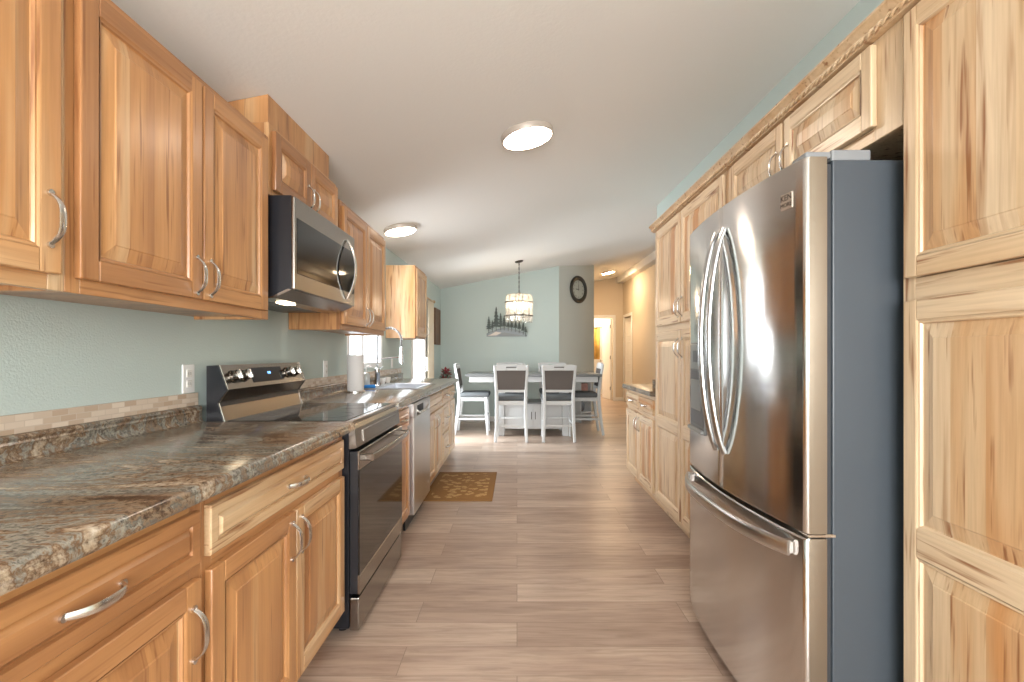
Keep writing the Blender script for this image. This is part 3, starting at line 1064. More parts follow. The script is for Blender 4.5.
# local: x 0..W, front is -y; room X = XL - y  ->  y = XL - X
ry = lambda X: XL - X
b = B()
b.box(0.004, W - 0.004, ry(-0.715), -0.03, 0.03, 0.895, M['black'], 0.003)
for x in (0.06, W - 0.06):
    for y in (-0.1, ry(-0.76)):
        b.cyl((x, y, 0.0), (x, y, 0.035), 0.018, M['black'], 10)
b.make('body', rg, smooth=False)
b = B()
b.box(0.0, W, ry(-0.705), -0.10, 0.893, 0.913, M['range_steel'], 0.004, 2)
b.box(0.012, W - 0.012, ry(-0.735), -0.125, 0.9125, 0.9155, M['cooktop'], 0.001)
ck = b.make('cooktop', rg, smooth=False)
for x, y, r in ((0.21, -0.48, 0.11), (0.56, -0.48, 0.085), (0.21, -0.23, 0.075), (0.56, -0.23, 0.10), (0.385, -0.22, 0.055)):
    q = B()
    q.lathe([(r - 0.003, 0.9156), (r - 0.003, 0.9160), (r, 0.9160), (r, 0.9156)], M['ring'], 40, Matrix.Translation((x, y, 0)))
    q.make('burner', ck)
# control fascia under the cooktop edge
b = B()
b.prism([(ry(-0.715), 0.795), (ry(-0.682), 0.800), (ry(-0.690), 0.880), (ry(-0.700), 0.898), (ry(-0.715), 0.898)], 0.002, W - 0.002, M['range_steel'], 'x')
b.prism([(ry(-0.684), 0.812), (ry(-0.679), 0.815), (ry(-0.684), 0.862), (ry(-0.690), 0.866)], 0.10, W - 0.10, M['range_steel'], 'x')
b.make('front_panel', rg, smooth=False)
# oven door
yd0, yd1 = ry(-0.668), ry(-0.712)
b = B()
b.box(0.004, W - 0.004, yd0 + 0.006, yd1, 0.178, 0.785, M['black'], 0.002)
b.box(0.002, W - 0.002, yd0, yd0 + 0.012, 0.705, 0.787, M['range_steel'], 0.003)
b.box(0.002, W - 0.002, yd0, yd0 + 0.012, 0.176, 0.258, M['range_steel'], 0.003)
dr = b.make('oven_door', rg, smooth=False)
b = B()
b.box(0.004, W - 0.004, yd0 + 0.001, yd0 + 0.010, 0.2585, 0.7045, M['blackglass'], 0.001)
b.make('oven_window', dr, smooth=False)
b = B()
n = 18
b.sweep([(0.045 + (W - 0.09) * i / n, yd0 - 0.040 - 0.014 * (1 - (2 * i / n - 1) ** 2), 0.752) for i in range(n + 1)], 0.016, 0.008, M['range_steel'], wdir=(0, 0, 1), seg=12, sq=0.7)
for x in (0.06, W - 0.06):
    b.box(x - 0.016, x + 0.016, yd0 - 0.042, yd0 + 0.004, 0.738, 0.766, M['range_steel'], 0.004)
b.make('handle', dr)
b = B()
b.box(0.004, W - 0.004, ry(-0.672), ry(-0.712), 0.022, 0.162, M['range_steel'], 0.005, 2)
b.make('storage_drawer', rg, smooth=False)
# back guard: profile in (y, z)
sil = [(-1.318, 0.895), (-1.318, 1.150), (-1.270, 1.152), (-1.2325, 1.048), (-1.272, 0.991), (-1.246, 0.905), (-1.246, 0.895)]
b = B()
ps = [(ry(x), z) for x, z in sil]
b.prism(ps, 0.006, W - 0.006, M['range_steel'], 'x')
for a0, a1 in ((0.0, 0.006), (W - 0.006, W)):
    b.prism(ps, a0, a1, M['black'], 'x')
# dark slot under the nose
b.prism([(ry(-1.2695) - 0.0035, 1.0135), (ry(-1.2725) - 0.004, 0.989), (ry(-1.268) - 0.003, 0.975), (ry(-1.280), 0.985)], 0.012, W - 0.012, M['black'], 'x')
# bright edge trim along the end
for x in (0.006, W - 0.010):
    b.sweep([(x + 0.002, p[0] - 0.0015, p[1]) for p in ps[2:6]], 0.004, 0.003, M['nickel'], seg=6)
bgd = b.make('backguard', rg, smooth=False)
# panel frame on slanted face: from (-1.270,1.152) to (-1.2325,1.048)
ta, tb = Vector((0, ry(-1.270), 1.152)), Vector((0, ry(-1.2325), 1.048))
up = (ta - tb).normalized()
xd = Vector((1, 0, 0))
nr = up.cross(xd)
if nr.y > 0:
    nr = -nr
PM = Matrix.Translation((ta + tb) / 2) @ Matrix((xd, up, nr)).transposed().to_4x4()   # local x along, y up the slope, z out
b = B()
b.box(0.225, 0.520, -0.036, 0.036, 0.0, 0.003, M['display'], 0.001, mat=PM)
dp = b.make('display', bgd, smooth=False)
q = B()
q.text('9:00', 0.017, M['digits'], PM @ Matrix.Translation((0.385, 0.006, 0.0036)))
q.make('digits', dp, smooth=False)
for x in (0.075, 0.155, 0.575, 0.650):
    q = B()
    q.lathe([(0.029, 0.0), (0.029, 0.004), (0.024, 0.008), (0.023, 0.028), (0.020, 0.032), (0.0, 0.032)], M['range_steel'], 20, PM @ Matrix.Translation((x, 0.0, 0.0)))
    q.box(x - 0.006, x + 0.006, -0.022, 0.022, 0.026, 0.044, M['nickel'], 0.004, 2, mat=PM)
    q.make('knob', bgd)

# ------------------------------------------------------------------ microwave over the stove
mw = thing('microwave', 'stainless steel over the range microwave with black door window', 'microwave', (XL, 2.052, 1.44), PI / 2)
W = 0.760
fy = ry(-0.945)
b = B()
b.prism([(-0.004, 0.0), (fy + 0.10, 0.0), (fy + 0.016, 0.036), (fy + 0.016, 0.436), (-0.004, 0.436)], 0.004, W - 0.004, M['black'], 'x')
b.prism([(fy + 0.16, -0.006), (fy + 0.09, -0.001), (fy + 0.012, 0.034), (fy + 0.030, 0.038), (fy + 0.10, 0.004)], 0.0, W, M['range_steel'], 'x')
for i in range(6):
    b.box(0.10 + i * 0.1, 0.17 + i * 0.1, fy + 0.18, fy + 0.27, -0.002, 0.002, M['plastic_grey'])
b.make('body', mw, smooth=False)
b = B()
b.box(0.14, 0.24, fy + 0.105, fy + 0.15, -0.010, -0.004, M['hoodlamp'], 0.002)
b.make('hood_light', mw, smooth=False)
b = B()
b.box(0.0, W, fy, fy + 0.015, 0.035, 0.432, M['range_steel'], 0.004, 2)
md = b.make('door', mw, smooth=False)
b = B()
b.box(0.022, W - 0.012, fy - 0.002, fy + 0.01, 0.105, 0.345, M['blackglass'], 0.002)
b.make('door_window', md, smooth=False)
b = B()
n = 16
b.sweep([(0.625 - 0.0 * i, fy - 0.006 - 0.046 * (1 - (2 * i / n - 1) ** 2), 0.065 + 0.325 * i / n) for i in range(n + 1)], 0.013, 0.006, M['nickel'], wdir=(1, 0, 0), seg=12)
b.make('handle', md)

# ------------------------------------------------------------------ dishwasher
dw = thing('dishwasher', 'stainless steel dishwasher with dark pocket handle set under the counter', 'dishwasher', (XL, 3.272, 0), PI / 2)
W = 0.606
fy = ry(-0.697)
b = B()
b.box(0.004, W - 0.004, fy + 0.05, -0.02, 0.10, 0.862, M['plastic_grey'], 0.002)
b.make('tub', dw, smooth=False)
b = B()
b.box(0.003, W - 0.003, fy, fy + 0.045, 0.105, 0.770, M['steel'], 0.005, 2)
b.box(0.003, 0.10, fy, fy + 0.045, 0.7695, 0.862, M['steel'], 0.003)
b.box(W - 0.10, W - 0.003, fy, fy + 0.045, 0.7695, 0.862, M['steel'], 0.003)
b.box(0.0995, W - 0.0995, fy + 0.002, fy + 0.045, 0.838, 0.862, M['steel'], 0.003)
b.box(0.0995, W - 0.0995, fy + 0.035, fy + 0.045, 0.7695, 0.84, M['gasket'])
dd = b.make('door', dw, smooth=False)
b = B()
n = 10
b.sweep([(0.10 + (W - 0.20) * i / n, fy - 0.001 + 0.006 * (1 - (2 * i / n - 1) ** 2), 0.775 + 0.03 * abs(2 * i / n - 1) ** 2) for i in range(n + 1)], 0.009, 0.005, M['nickel'], wdir=(0, 0, 1), seg=8)
b.make('handle', dd)
b = B()
b.cyl((W - 0.09, fy + 0.001, 0.20), (W - 0.09, fy - 0.001, 0.20), 0.012, M['white'], 16)
b.make('badge', dd)
b = B()
b.box(0.004, W - 0.004, fy + 0.06, fy + 0.075, 0.0, 0.10, M['black'])
b.make('toe_kick', dw, smooth=False)

# ------------------------------------------------------------------ sink, faucet and small things by it
sk = thing('sink', 'grey drop in kitchen sink under the window', 'sink', (XL, 3.92, 0.914), PI / 2)
b = B()
S = M['sink']
a, c_, f0, f1 = 0.0, 0.73, -0.12, -0.555      # rim extents (x0,x1,yback,yfront)
lp = [(a, c_, f1, f0), (a + 0.004, c_ - 0.004, f1 + 0.004, f0 - 0.004), (a + 0.022, c_ - 0.022, f1 + 0.022, f0 - 0.07), (a + 0.028, c_ - 0.028, f1 + 0.028, f0 - 0.076), (a + 0.045, c_ - 0.045, f1 + 0.045, f0 - 0.09)]
zz = [0.001, 0.008, 0.008, 0.001, -0.17]
for i in range(4):
    A, C = lp[i], lp[i + 1]
    pa = [(A[0], A[2], zz[i]), (A[1], A[2], zz[i]), (A[1], A[3], zz[i]), (A[0], A[3], zz[i])]
    pc = [(C[0], C[2], zz[i + 1]), (C[1], C[2], zz[i + 1]), (C[1], C[3], zz[i + 1]), (C[0], C[3], zz[i + 1])]
    for j in range(4):
        j2 = (j + 1) % 4
        b._add([pa[j], pa[j2], pc[j2], pc[j]], [[0, 1, 2, 3]], S)
C = lp[-1]
b._add([(C[0], C[2], zz[-1]), (C[1], C[2], zz[-1]), (C[1], C[3], zz[-1]), (C[0], C[3], zz[-1])], [[0, 1, 2, 3]], S)
b.make('basin', sk, smooth=False)
b = B()
b.lathe([(0.045, 0.0), (0.045, 0.004), (0.030, 0.003), (0.0, 0.001)], M['chrome'], 20, Matrix.Translation((0.365, -0.34, -0.169)))
b.make('drain', sk)

fc = thing('faucet', 'tall spring neck pull down faucet standing behind the sink', 'faucet', (-1.215, 4.20, 0.922))
b = B()
b.lathe([(0.030, 0.0), (0.030, 0.006), (0.023, 0.012), (0.022, 0.10), (0.024, 0.105), (0.024, 0.15), (0.014, 0.16), (0.0, 0.16)], M['chrome'], 18)
b.make('body', fc)
b = B()
path = []
R = 0.105
for i in range(9):
    path.append(Vector((0, 0, 0.15 + 0.25 * i / 8)))
for i in range(1, 19):
    t = PI * i / 18
    path.append(Vector((R - R * math.cos(t), 0, 0.40 + R * math.sin(t))))
for i in range(1, 5):
    path.append(Vector((2 * R, 0, 0.40 - 0.07 * i / 4)))
b.sweep(path, 0.0055, 0.0055, M['plastic_grey'], seg=8)
neck = b.make('hose', fc)
b = B()
# coil around the hose
tot = 44
pp = []
for i in range(tot * 8 + 1):
    u = i / (tot * 8) * (len(path) - 1)
    k = min(int(u), len(path) - 2)
    p = path[k].lerp(path[k + 1], u - k)
    d = (path[k + 1] - path[k]).normalized()
    n1 = Vector((0, 1, 0))
    n2 = d.cross(n1)
    t = 2 * PI * i / 8
    pp.append(p + n1 * (0.0105 * math.cos(t)) + n2 * (0.0105 * math.sin(t)))
b.sweep(pp, 0.0025, 0.0025, M['chrome'], seg=5)
b.make('spring', fc)
b = B()
b.lathe([(0.012, 0.0), (0.019, 0.004), (0.020, 0.06), (0.015, 0.10), (0.013, 0.155), (0.0, 0.157)], M['chrome'], 16, Matrix.Translation((2 * R, 0, 0.185)))
b.make('spray_head', fc)
b = B()
b.cyl((0.0, 0, 0.235), (2 * R, 0, 0.250), 0.006, M['chrome'], 10)
b.lathe([(0.021, 0.24), (0.021, 0.262), (0.017, 0.262), (0.017, 0.24), (0.021, 0.24)], M['chrome'], 16, Matrix.Translation((2 * R, 0, 0)))
b.make('docking_arm', fc)
b = B()
b.cyl((0, 0.02, 0.125), (0, 0.045, 0.128), 0.012, M['chrome'], 12)
b.cyl((0, 0.045, 0.128), (0.02, 0.115, 0.165), 0.006, M['chrome'], 10, 0.004)
b.make('lever', fc)

pt = thing('paper_towel_roll', 'white paper towel roll standing on the counter before the sink', 'paper towels', (-1.21, 3.62, 0.914))
b = B()
b.lathe([(0.072, 0.0), (0.072, 0.008), (0.066, 0.012), (0.0, 0.012)], M['nickel'], 24)
b.cyl((0, 0, 0.012), (0, 0, 0.284), 0.006, M['nickel'], 10)
b.make('holder', pt)
b = B()
b.lathe([(0.020, 0.013), (0.058, 0.013), (0.060, 0.016), (0.060, 0.276), (0.058, 0.279), (0.020, 0.279), (0.020, 0.013)], M['paper'], 32)
b.make('paper', pt)

sb = thing('soap_bottle', 'clear soap pump bottle between paper towels and faucet', 'soap bottle', (-1.245, 3.99, 0.922))
b = B()
b.lathe([(0.028, 0.0), (0.030, 0.004), (0.030, 0.10), (0.024, 0.118), (0.012, 0.126), (0.012, 0.135), (0.0, 0.135)], M['soap'], 20)
b.make('bottle', sb)
b = B()
b.cyl((0, 0, 0.135), (0, 0, 0.175), 0.005, M['white'], 8)
b.sweep([(0, 0, 0.175), (0.02, 0, 0.178), (0.042, 0, 0.170)], 0.007, 0.005, M['white'], seg=8)
b.make('pump', sb)
b = B()
b.box(-0.045, 0.045, -0.03, 0.03, 0.0, 0.024, M['sponge'], 0.006, 2)
tag(b.make('sponge', loc=(-1.205, 3.955, 0.923), rot=(0, 0, 0.3)), 'blue sponge lying on the sink rim below the faucet', 'sponge')

# two little white pots on the backsplash ledge behind the faucet
for i, (y, lab) in enumerate(((4.62, 'small white pot on the ledge behind sink, nearer the faucet'), (4.80, 'small white pot on the ledge behind sink, farther from the faucet'))):
    b = B()
    b.lathe([(0.018, 0.0), (0.028, 0.03), (0.030, 0.055), (0.026, 0.055), (0.024, 0.03), (0.0, 0.012)], M['white'], 16)
    tag(b.make('small_pot', loc=(-1.284, y, 0.915)), lab, 'pot', 'little pots behind the sink')


def outlet(name, label, y, z, kind):
    root = thing(name, label, 'outlet' if kind == 'outlet' else 'light switch', (XL, y, z), PI / 2)
    b = B()
    b.box(-0.036, 0.036, -0.007, 0.0, -0.059, 0.059, M['white'], 0.003, 2)
    b.make('plate', root, smooth=False)
    if kind == 'outlet':
        for dz in (-0.021, 0.021):
            q = B()
            q.box(-0.016, 0.016, -0.010, -0.006, dz - 0.015, dz + 0.015, M['trim'], 0.004, 2)
            for dx_ in (-0.006, 0.006):
                q.box(dx_ - 0.001, dx_ + 0.001, -0.0104, -0.0098, dz - 0.005, dz + 0.006, M['gasket'])
            q.make('socket', root, smooth=False)
    else:
        q = B()
        q.box(-0.017, 0.017, -0.012, -0.006, -0.034, 0.034, M['trim'], 0.003, 2)
        q.make('rocker', root, smooth=False)


outlet('wall_outlet', 'white wall outlet left of the stove above the mosaic tile', 1.993, 1.098, 'outlet')
outlet('wall_outlet', 'white wall outlet between the stove and the paper towels', 3.42, 1.094, 'outlet')
outlet('light_switch', 'white light switch on wall between sink window and patio door', 5.24, 1.105, 'switch')

# ------------------------------------------------------------------ refrigerator
# root at floor centre; local -y faces the aisle, local +x comes toward the camera
FXC, FYC = 1.25, 1.805
fr = thing('refrigerator', 'stainless steel french door refrigerator with bottom freezer', 'refrigerator', (FXC, FYC, 0), -PI / 2)
HW = 0.455
fyf = lambda x: -0.445 - 0.040 * (1 - (x / HW) ** 2)
b = B()
b.box(-HW + 0.004, HW - 0.004, -0.365, 0.335, 0.03, 1.745, M['grey_side'], 0.004, 2)
b.box(-HW + 0.03, HW - 0.03, -0.36, 0.3, 0.0, 0.03, M['gasket'])
b.box(-HW + 0.012, HW - 0.012, -0.378, -0.364, 0.06, 1.735, M['gasket'])
b.make('body', fr, smooth=False)


def curved_front(x0, x1, z0, z1, n=20, back=-0.383, r=0.012):
    """door slab with a bowed front; rounded vertical edges"""
    bb = B()
    xs = [x0 + (x1 - x0) * i / n for i in range(n + 1)]
    pts = []
    for i, x in enumerate(xs):
        if i == 0:
            for k in range(5):
                t = PI / 2 * k / 4
                pts.append((x0 + r - r * math.cos(t), fyf(x0) + r - r * math.sin(t)))
        elif i == n:
            for k in range(5):
                t = PI / 2 * (1 - k / 4)
                pts.append((x1 - r + r * math.cos(t), fyf(x1) + r - r * math.sin(t)))
        elif x0 + r < x < x1 - r:
            pts.append((x, fyf(x)))
    N = len(pts)
    ring = []
    for z, ins in ((z0, 0.004), (z0 + 0.004, 0.0), (z1 - 0.004, 0.0), (z1, 0.004)):
        ring.append([bb.bm.verts.new((p[0], p[1] + ins, z)) for p in pts])
    mi = bb.mi(M['fridge'])
    me = bb.mi(M['door_edge'])
    for a_, c2 in zip(ring, ring[1:]):
        for i in range(N - 1):
            f = bb.bm.faces.new((a_[i], a_[i + 1], c2[i + 1], c2[i]))
            f.material_index = mi
    # sides, back, top, bottom
    bk = [[bb.bm.verts.new((x, back, z)) for x in (x0, x1)] for z in (z0, z0 + 0.004, z1 - 0.004, z1)]
    for k in range(3):
        for (fv, bv, gv, hv) in ((ring[k][0], bk[k][0], bk[k + 1][0], ring[k + 1][0]), (ring[k][-1], bk[k][1], bk[k + 1][1], ring[k + 1][-1]), (bk[k][0], bk[k][1], bk[k + 1][1], bk[k + 1][0])):
            f = bb.bm.faces.new((fv, bv, gv, hv))
            f.material_index = me
    for k in (0, 3):
        f = bb.bm.faces.new(ring[k] + [bk[k][1], bk[k][0]])
        f.material_index = me
    return bb


ZS = 0.690
split = -0.008
far_door = curved_front(-HW, split - 0.003, ZS + 0.006, 1.752).make('door', fr, angle=40)
near_door = curved_front(split + 0.003, HW, ZS + 0.006, 1.752).make('door', fr, angle=40)
freezer = curved_front(-HW, HW, 0.055, ZS - 0.008, 32).make('freezer_drawer', fr, angle=40)
far_door['label'] = 'far door with water dispenser'
near_door['label'] = 'near door with small square badge'
for d, x in ((far_door, -0.045), (near_door, 0.030)):
    b = B()
    n = 22
    y0 = fyf(x)
    b.sweep([(x, y0 - 0.004 - 0.060 * (1 - (2 * i / n - 1) ** 2) ** 0.8, 0.835 + 0.825 * i / n) for i in range(n + 1)], 0.015, 0.009, M['fridge_bar'], wdir=(1, 0, 0), seg=12, sq=0.75)
    b.make('handle', d)
b = B()
n = 24
pts = []
for i in range(n + 1):
    x = -0.41 + 0.82 * i / n
    pts.append((x, fyf(x) - 0.012 - 0.040 * (1 - (2 * i / n - 1) ** 4), 0.640))
b.sweep(pts, 0.022, 0.009, M['steel'], wdir=(0, 0, 1), seg=12, sq=0.6)
for x in (-0.395, 0.395):
    b.box(x - 0.014, x + 0.014, fyf(x) - 0.014, fyf(x) + 0.006, 0.622, 0.658, M['steel'], 0.003)
b.make('handle', freezer)
# dispenser on the far door
b = B()
dcx = -0.275
hwd = 0.108
DM = Matrix.Translation((dcx, fyf(dcx), 0)) @ Matrix.Rotation(math.atan(0.080 * dcx / HW ** 2), 4, 'Z')
b.box(-hwd, hwd, -0.004, 0.02, 0.865, 1.25, M['plastic_grey'], 0.003, 2, mat=DM)
b.box(-hwd + 0.006, hwd - 0.006, -0.007, -0.002, 1.135, 1.243, M['dispenser_face'], 0.002, mat=DM)
b.box(-hwd + 0.055, hwd - 0.055, -0.0085, -0.006, 1.165, 1.215, M['vase'], 0.001, mat=DM)
b.box(-hwd + 0.008, hwd - 0.008, -0.006, -0.002, 0.895, 1.13, M['vase'], 0.002, mat=DM)
b.box(-hwd + 0.030, hwd - 0.030, -0.012, -0.004, 0.96, 1.09, M['dispenser_face'], 0.004, mat=DM)
b.box(-hwd + 0.004, hwd - 0.004, -0.020, -0.002, 0.868, 0.884, M['dispenser_face'], 0.004, mat=DM)
b.make('water_dispenser', far_door, smooth=False)
# hinge covers
for sgn in (-1, 1):
    b = B()
    b.box(sgn * (HW - 0.13), sgn * (HW - 0.012), -0.362, -0.25, 1.745, 1.778, M['plastic_grey'], 0.006, 2)
    b.box(sgn * (HW - 0.085), sgn * (HW - 0.012), -0.435, -0.3625, 1.752, 1.772, M['plastic_grey'], 0.006, 2)
    b.make('hinge_cover', fr, smooth=False)
    b = B()
    b.box(sgn * (HW - 0.10), sgn * (HW - 0.003), -0.435, -0.355, ZS - 0.006, ZS + 0.004, M['nickel'], 0.002)
    b.make('center_hinge', fr, smooth=False)
# badge, lettering in two rows
bx = 0.385
by = fyf(bx)
slope = math.atan(0.080 * bx / HW ** 2)
BM = Matrix.Translation((bx, by - 0.0015, 1.648)) @ Matrix.Rotation(slope, 4, 'Z') @ Matrix.Rotation(PI / 2, 4, 'X')
b = B()
b.box(-0.024, 0.024, -0.024, 0.024, -0.003, 0.0012, M['badge'], 0.001, mat=BM)
b.text('KEN', 0.0245, M['badgeink'], BM @ Matrix.Translation((0, 0.0105, 0.0016)))
b.text('MORE', 0.0178, M['badgeink'], BM @ Matrix.Translation((0, -0.0105, 0.0016)))
b.make('badge', near_door, smooth=False)


# ------------------------------------------------------------------ ceiling lights
def ceiling_light(label, p, r, mat, th=0.034):
    # aligned with the slope of the ceiling
    root = thing('ceiling_light', label, 'ceiling light', p, 0, None)
    root.rotation_euler = (math.atan(0.0135), -math.atan(SL), 0)
    b = B()
    b.lathe([(r * 0.97, 0.0), (r, -0.004), (r, -th), (r * 0.985, -th - 0.004), (r * 0.93, -th - 0.004), (r * 0.93, -th + 0.008), (0.0, -th + 0.008)], M['lampring'], 48)
    b.make('ring', root)
    b = B()
    b.lathe([(r * 0.925, -th + 0.004), (r * 0.92, -th - 0.003), (r * 0.80, -th - 0.010), (0.0, -th - 0.014)], mat, 48)
    b.make('diffuser', root)


ceiling_light('flat round ceiling light in the middle of the kitchen ceiling', ceil_at(526.5, 133), 0.162, M['lamp'])
ceiling_light('flat round ceiling light above the sink near left wall cabinets', ceil_at(400, 228), 0.150, M['lamp'])
ceiling_light('small round ceiling light glowing in the hallway', ceil_at(608, 271.5), 0.150, M['halllamp'])

# a lamp in the bathroom beyond the open door
bl = bpy.data.lights.new('bathroom_lamp', 'POINT')
bl.energy, bl.color, bl.shadow_soft_size = 60, (1.0, 0.82, 0.6), 0.15
bo = bpy.data.objects.new('bathroom_lamp', bl)
COL.objects.link(bo)
bo.location = (1.7, 13.6, 2.3)

# ------------------------------------------------------------------ floor mat
b = B()
b.box(-0.290, 0.290, -0.475, 0.475, 0.0, 0.009, M['rug'], 0.003, 2)
tag(b.make('floor_mat', loc=(-0.492, 4.405, 0.0)), 'brown kitchen mat with tan leaf pattern on floor before the sink', 'mat')

# ------------------------------------------------------------------ dining table and chairs
TB = thing('dining_table', 'counter height dining table with grey top and white storage base', 'table', (0.24, 7.36, 0))
b = B()
b.box(-0.97, 0.97, -0.50, 0.50, 0.876, 0.914, M['tablegrey'], 0.005, 2)
b.make('tabletop', TB, smooth=False)
b = B()
b.box(-0.92, 0.92, -0.45, 0.45, 0.795, 0.8755, M['chairwhite'], 0.004)
b.make('apron', TB, smooth=False)
for sx in (-1, 1):
    for sy in (-1, 1):
        b = B()
        b.box(sx * 0.47 - 0.045, sx * 0.47 + 0.045, sy * 0.25 - 0.045, sy * 0.25 + 0.045, 0.0, 0.7945, M['chairwhite'], 0.004)
        b.make('leg', TB, smooth=False)
b = B()
b.box(-0.424, 0.424, -0.27, 0.27, 0.10, 0.47, M['chairwhite'], 0.003)
b.box(-0.424, 0.424, -0.285, 0.285, 0.471, 0.492, M['tablegrey'], 0.003)
base = b.make('storage_base', TB, smooth=False)
for sgn in (-1, 1):
    for sx in (-1, 1):
        b = B()
        x0, x1 = sorted((sx * 0.004, sx * 0.415))
        y = sgn * 0.286
        b.box(x0, x1, sgn * 0.271, y, 0.112, 0.462, M['chairwhite'], 0.002)
        cw = M['chairwhite']
        b.loops([(x0 + 0.05, x1 - 0.05, 0.165, 0.41, y + sgn * 0.001), (x0 + 0.06, x1 - 0.06, 0.175, 0.40, y - sgn * 0.006)], [(cw, cw)], cw)
        d = b.make('door', base, smooth=False)
        q = B()
        q.cyl((sx * 0.028, y + sgn * 0.018, 0.245), (sx * 0.028, y + sgn * 0.018, 0.355), 0.0055, M['iron'], 8)
        for z in (0.255, 0.345):
            q.cyl((sx * 0.028, y, z), (sx * 0.028, y + sgn * 0.018, z), 0.004, M['iron'], 8)
        q.make('handle', d)


def make_chair():
    """counter chair, seat centre at origin, sitter looks toward -y"""
    root = thing('dining_chair', '', 'chair', (0, 0, 0), 0, 'counter height dining chairs')
    CW = M['chairwhite']
    for sx in (-1, 1):
        b = B()   # rear leg runs up into the back post
        pts = [(sx * 0.212, 0.265, 0.0), (sx * 0.203, 0.235, 0.20), (sx * 0.198, 0.205, 0.45), (sx * 0.198, 0.200, 0.62), (sx * 0.205, 0.222, 0.80), (sx * 0.222, 0.262, 1.045)]
        b.sweep(pts, [0.019, 0.021, 0.023, 0.023, 0.021, 0.019], [0.020, 0.022, 0.026, 0.026, 0.021, 0.016], CW, wdir=(1, 0, 0), seg=8, sq=0.45)
        b.make('rear_leg', root)
        b = B()
        pts = [(sx * 0.205, -0.225, 0.0), (sx * 0.200, -0.205, 0.30), (sx * 0.198, -0.200, 0.56)]
        b.sweep(pts, [0.016, 0.020, 0.023], [0.016, 0.020, 0.023], CW, wdir=(1, 0, 0), seg=8, sq=0.45)
        b.make('front_leg', root)
    b = B()
    b.box(-0.18, 0.18, -0.21, -0.19, 0.50, 0.555, CW, 0.003)
    b.box(-0.18, 0.18, 0.195, 0.215, 0.50, 0.555, CW, 0.003)
    for sx in (-1, 1):
        b.box(sx * 0.19, sx * 0.21, -0.185, 0.19, 0.50, 0.555, CW, 0.003)
    b.make('seat_frame', root, smooth=False)
    b = B()
    b.box(-0.228, 0.228, -0.245, 0.185, 0.556, 0.628, M['cushion'], 0.026, 4)
    b.make('seat', root)
    # back: curved top rail with a hand slot, lower rail and padded panel
    bk = lambda z: 0.200 + (z - 0.62) * 0.146
    b = B()
    hw = 0.205
    for x0, x1, z0, z1 in ((-hw, -0.07, 0.975, 1.055), (0.07, hw, 0.975, 1.055), (-0.0705, 0.0705, 0.975, 1.012), (-0.0705, 0.0705, 1.032, 1.062)):
        zc = (z0 + z1) / 2
        b.box(x0, x1, bk(zc) - 0.012, bk(zc) + 0.012, z0, z1, CW, 0.003)
    b.make('top_rail', root, smooth=False)
    b = B()
    b.box(-0.185, 0.185, bk(0.70) - 0.012, bk(0.70) + 0.012, 0.675, 0.715, CW, 0.003)
    b.make('lower_rail', root, smooth=False)
    b = B()
    z0, z1 = 0.716, 0.974
    t = Matrix.Translation((0, bk((z0 + z1) / 2), (z0 + z1) / 2)) @ Matrix.Rotation(-math.atan(0.146), 4, 'X')
    b._add([(-0.183, -0.02, -0.133), (0.183, -0.02, -0.133), (0.197, -0.02, 0.133), (-0.197, -0.02, 0.133),
            (-0.183, 0.014, -0.133), (0.183, 0.014, -0.133), (0.197, 0.014, 0.133), (-0.197, 0.014, 0.133)],
           [(0, 1, 2, 3), (7, 6, 5, 4), (0, 4, 5, 1), (1, 5, 6, 2), (2, 6, 7, 3), (3, 7, 4, 0)], M['fabric'], t)
    b.make('backrest', root, smooth=False)
    for (p, q_) in (((-0.19, -0.208, 0.27), (0.19, -0.208, 0.27)), ((-0.19, 0.235, 0.22), (0.19, 0.235, 0.22)), ((-0.202, -0.20, 0.235), (-0.202, 0.225, 0.235)), ((0.202, -0.20, 0.235), (0.202, 0.225, 0.235))):
        b = B()
        b.sweep([p, q_], 0.014, 0.010, CW, wdir=(0, 0, 1), seg=8, sq=0.45)
        b.make('stretcher', root)
    return root


ch0 = make_chair()
seats = [(-0.078, 6.82, PI, 'left of the two grey backed dining chairs with backs to the camera'),
         (0.572, 6.82, PI, 'right of the two grey backed dining chairs with backs to the camera'),
         (-0.115, 7.98, 0.0, 'left chair on the far side of the dining table, mostly hidden'),
         (0.60, 7.98, 0.0, 'right chair on the far side of the dining table, mostly hidden'),
         (-0.66, 7.38, PI / 2, 'dining chair at the left end of table beside the kitchen counter'),
         (1.01, 7.36, -PI / 2, 'dining chair at the right end of table next to the hallway')]
for i, (x, y, rz, lab) in enumerate(seats):
    o = ch0 if i == 0 else copy_tree(ch0)
    o.location = (x, y, 0)
    o.rotation_euler = (0, 0, rz)
    o['label'] = lab

# white cloth hung over the end chair's top rail
b = B()
n = 14
vv, ff = [], []
for j in range(n + 1):
    u = -0.15 + 0.30 * j / n
    wob = 0.006 * math.sin(j * 1.7)
    for k, (dx_, z) in enumerate(((0.245, 0.93 + wob), (0.232, 1.0), (0.245, 1.062), (0.262, 1.070), (0.280, 1.062), (0.288, 1.0), (0.286, 0.95 + wob))):
        vv.append((1.01 + dx_ + 0.003 * math.sin(j * 1.3 + k), 7.36 + u, z + 0.003))
for j in range(n):
    for k in range(6):
        ff.append([j * 7 + k, (j + 1) * 7 + k, (j + 1) * 7 + k + 1, j * 7 + k + 1])
b._add(vv, ff, M['white'])
cl = b.make('cloth')
md_ = cl.modifiers.new('thickness', 'SOLIDIFY')
md_.thickness = 0.004
tag(cl, 'white cloth hung over the top of the right end dining chair', 'cloth')

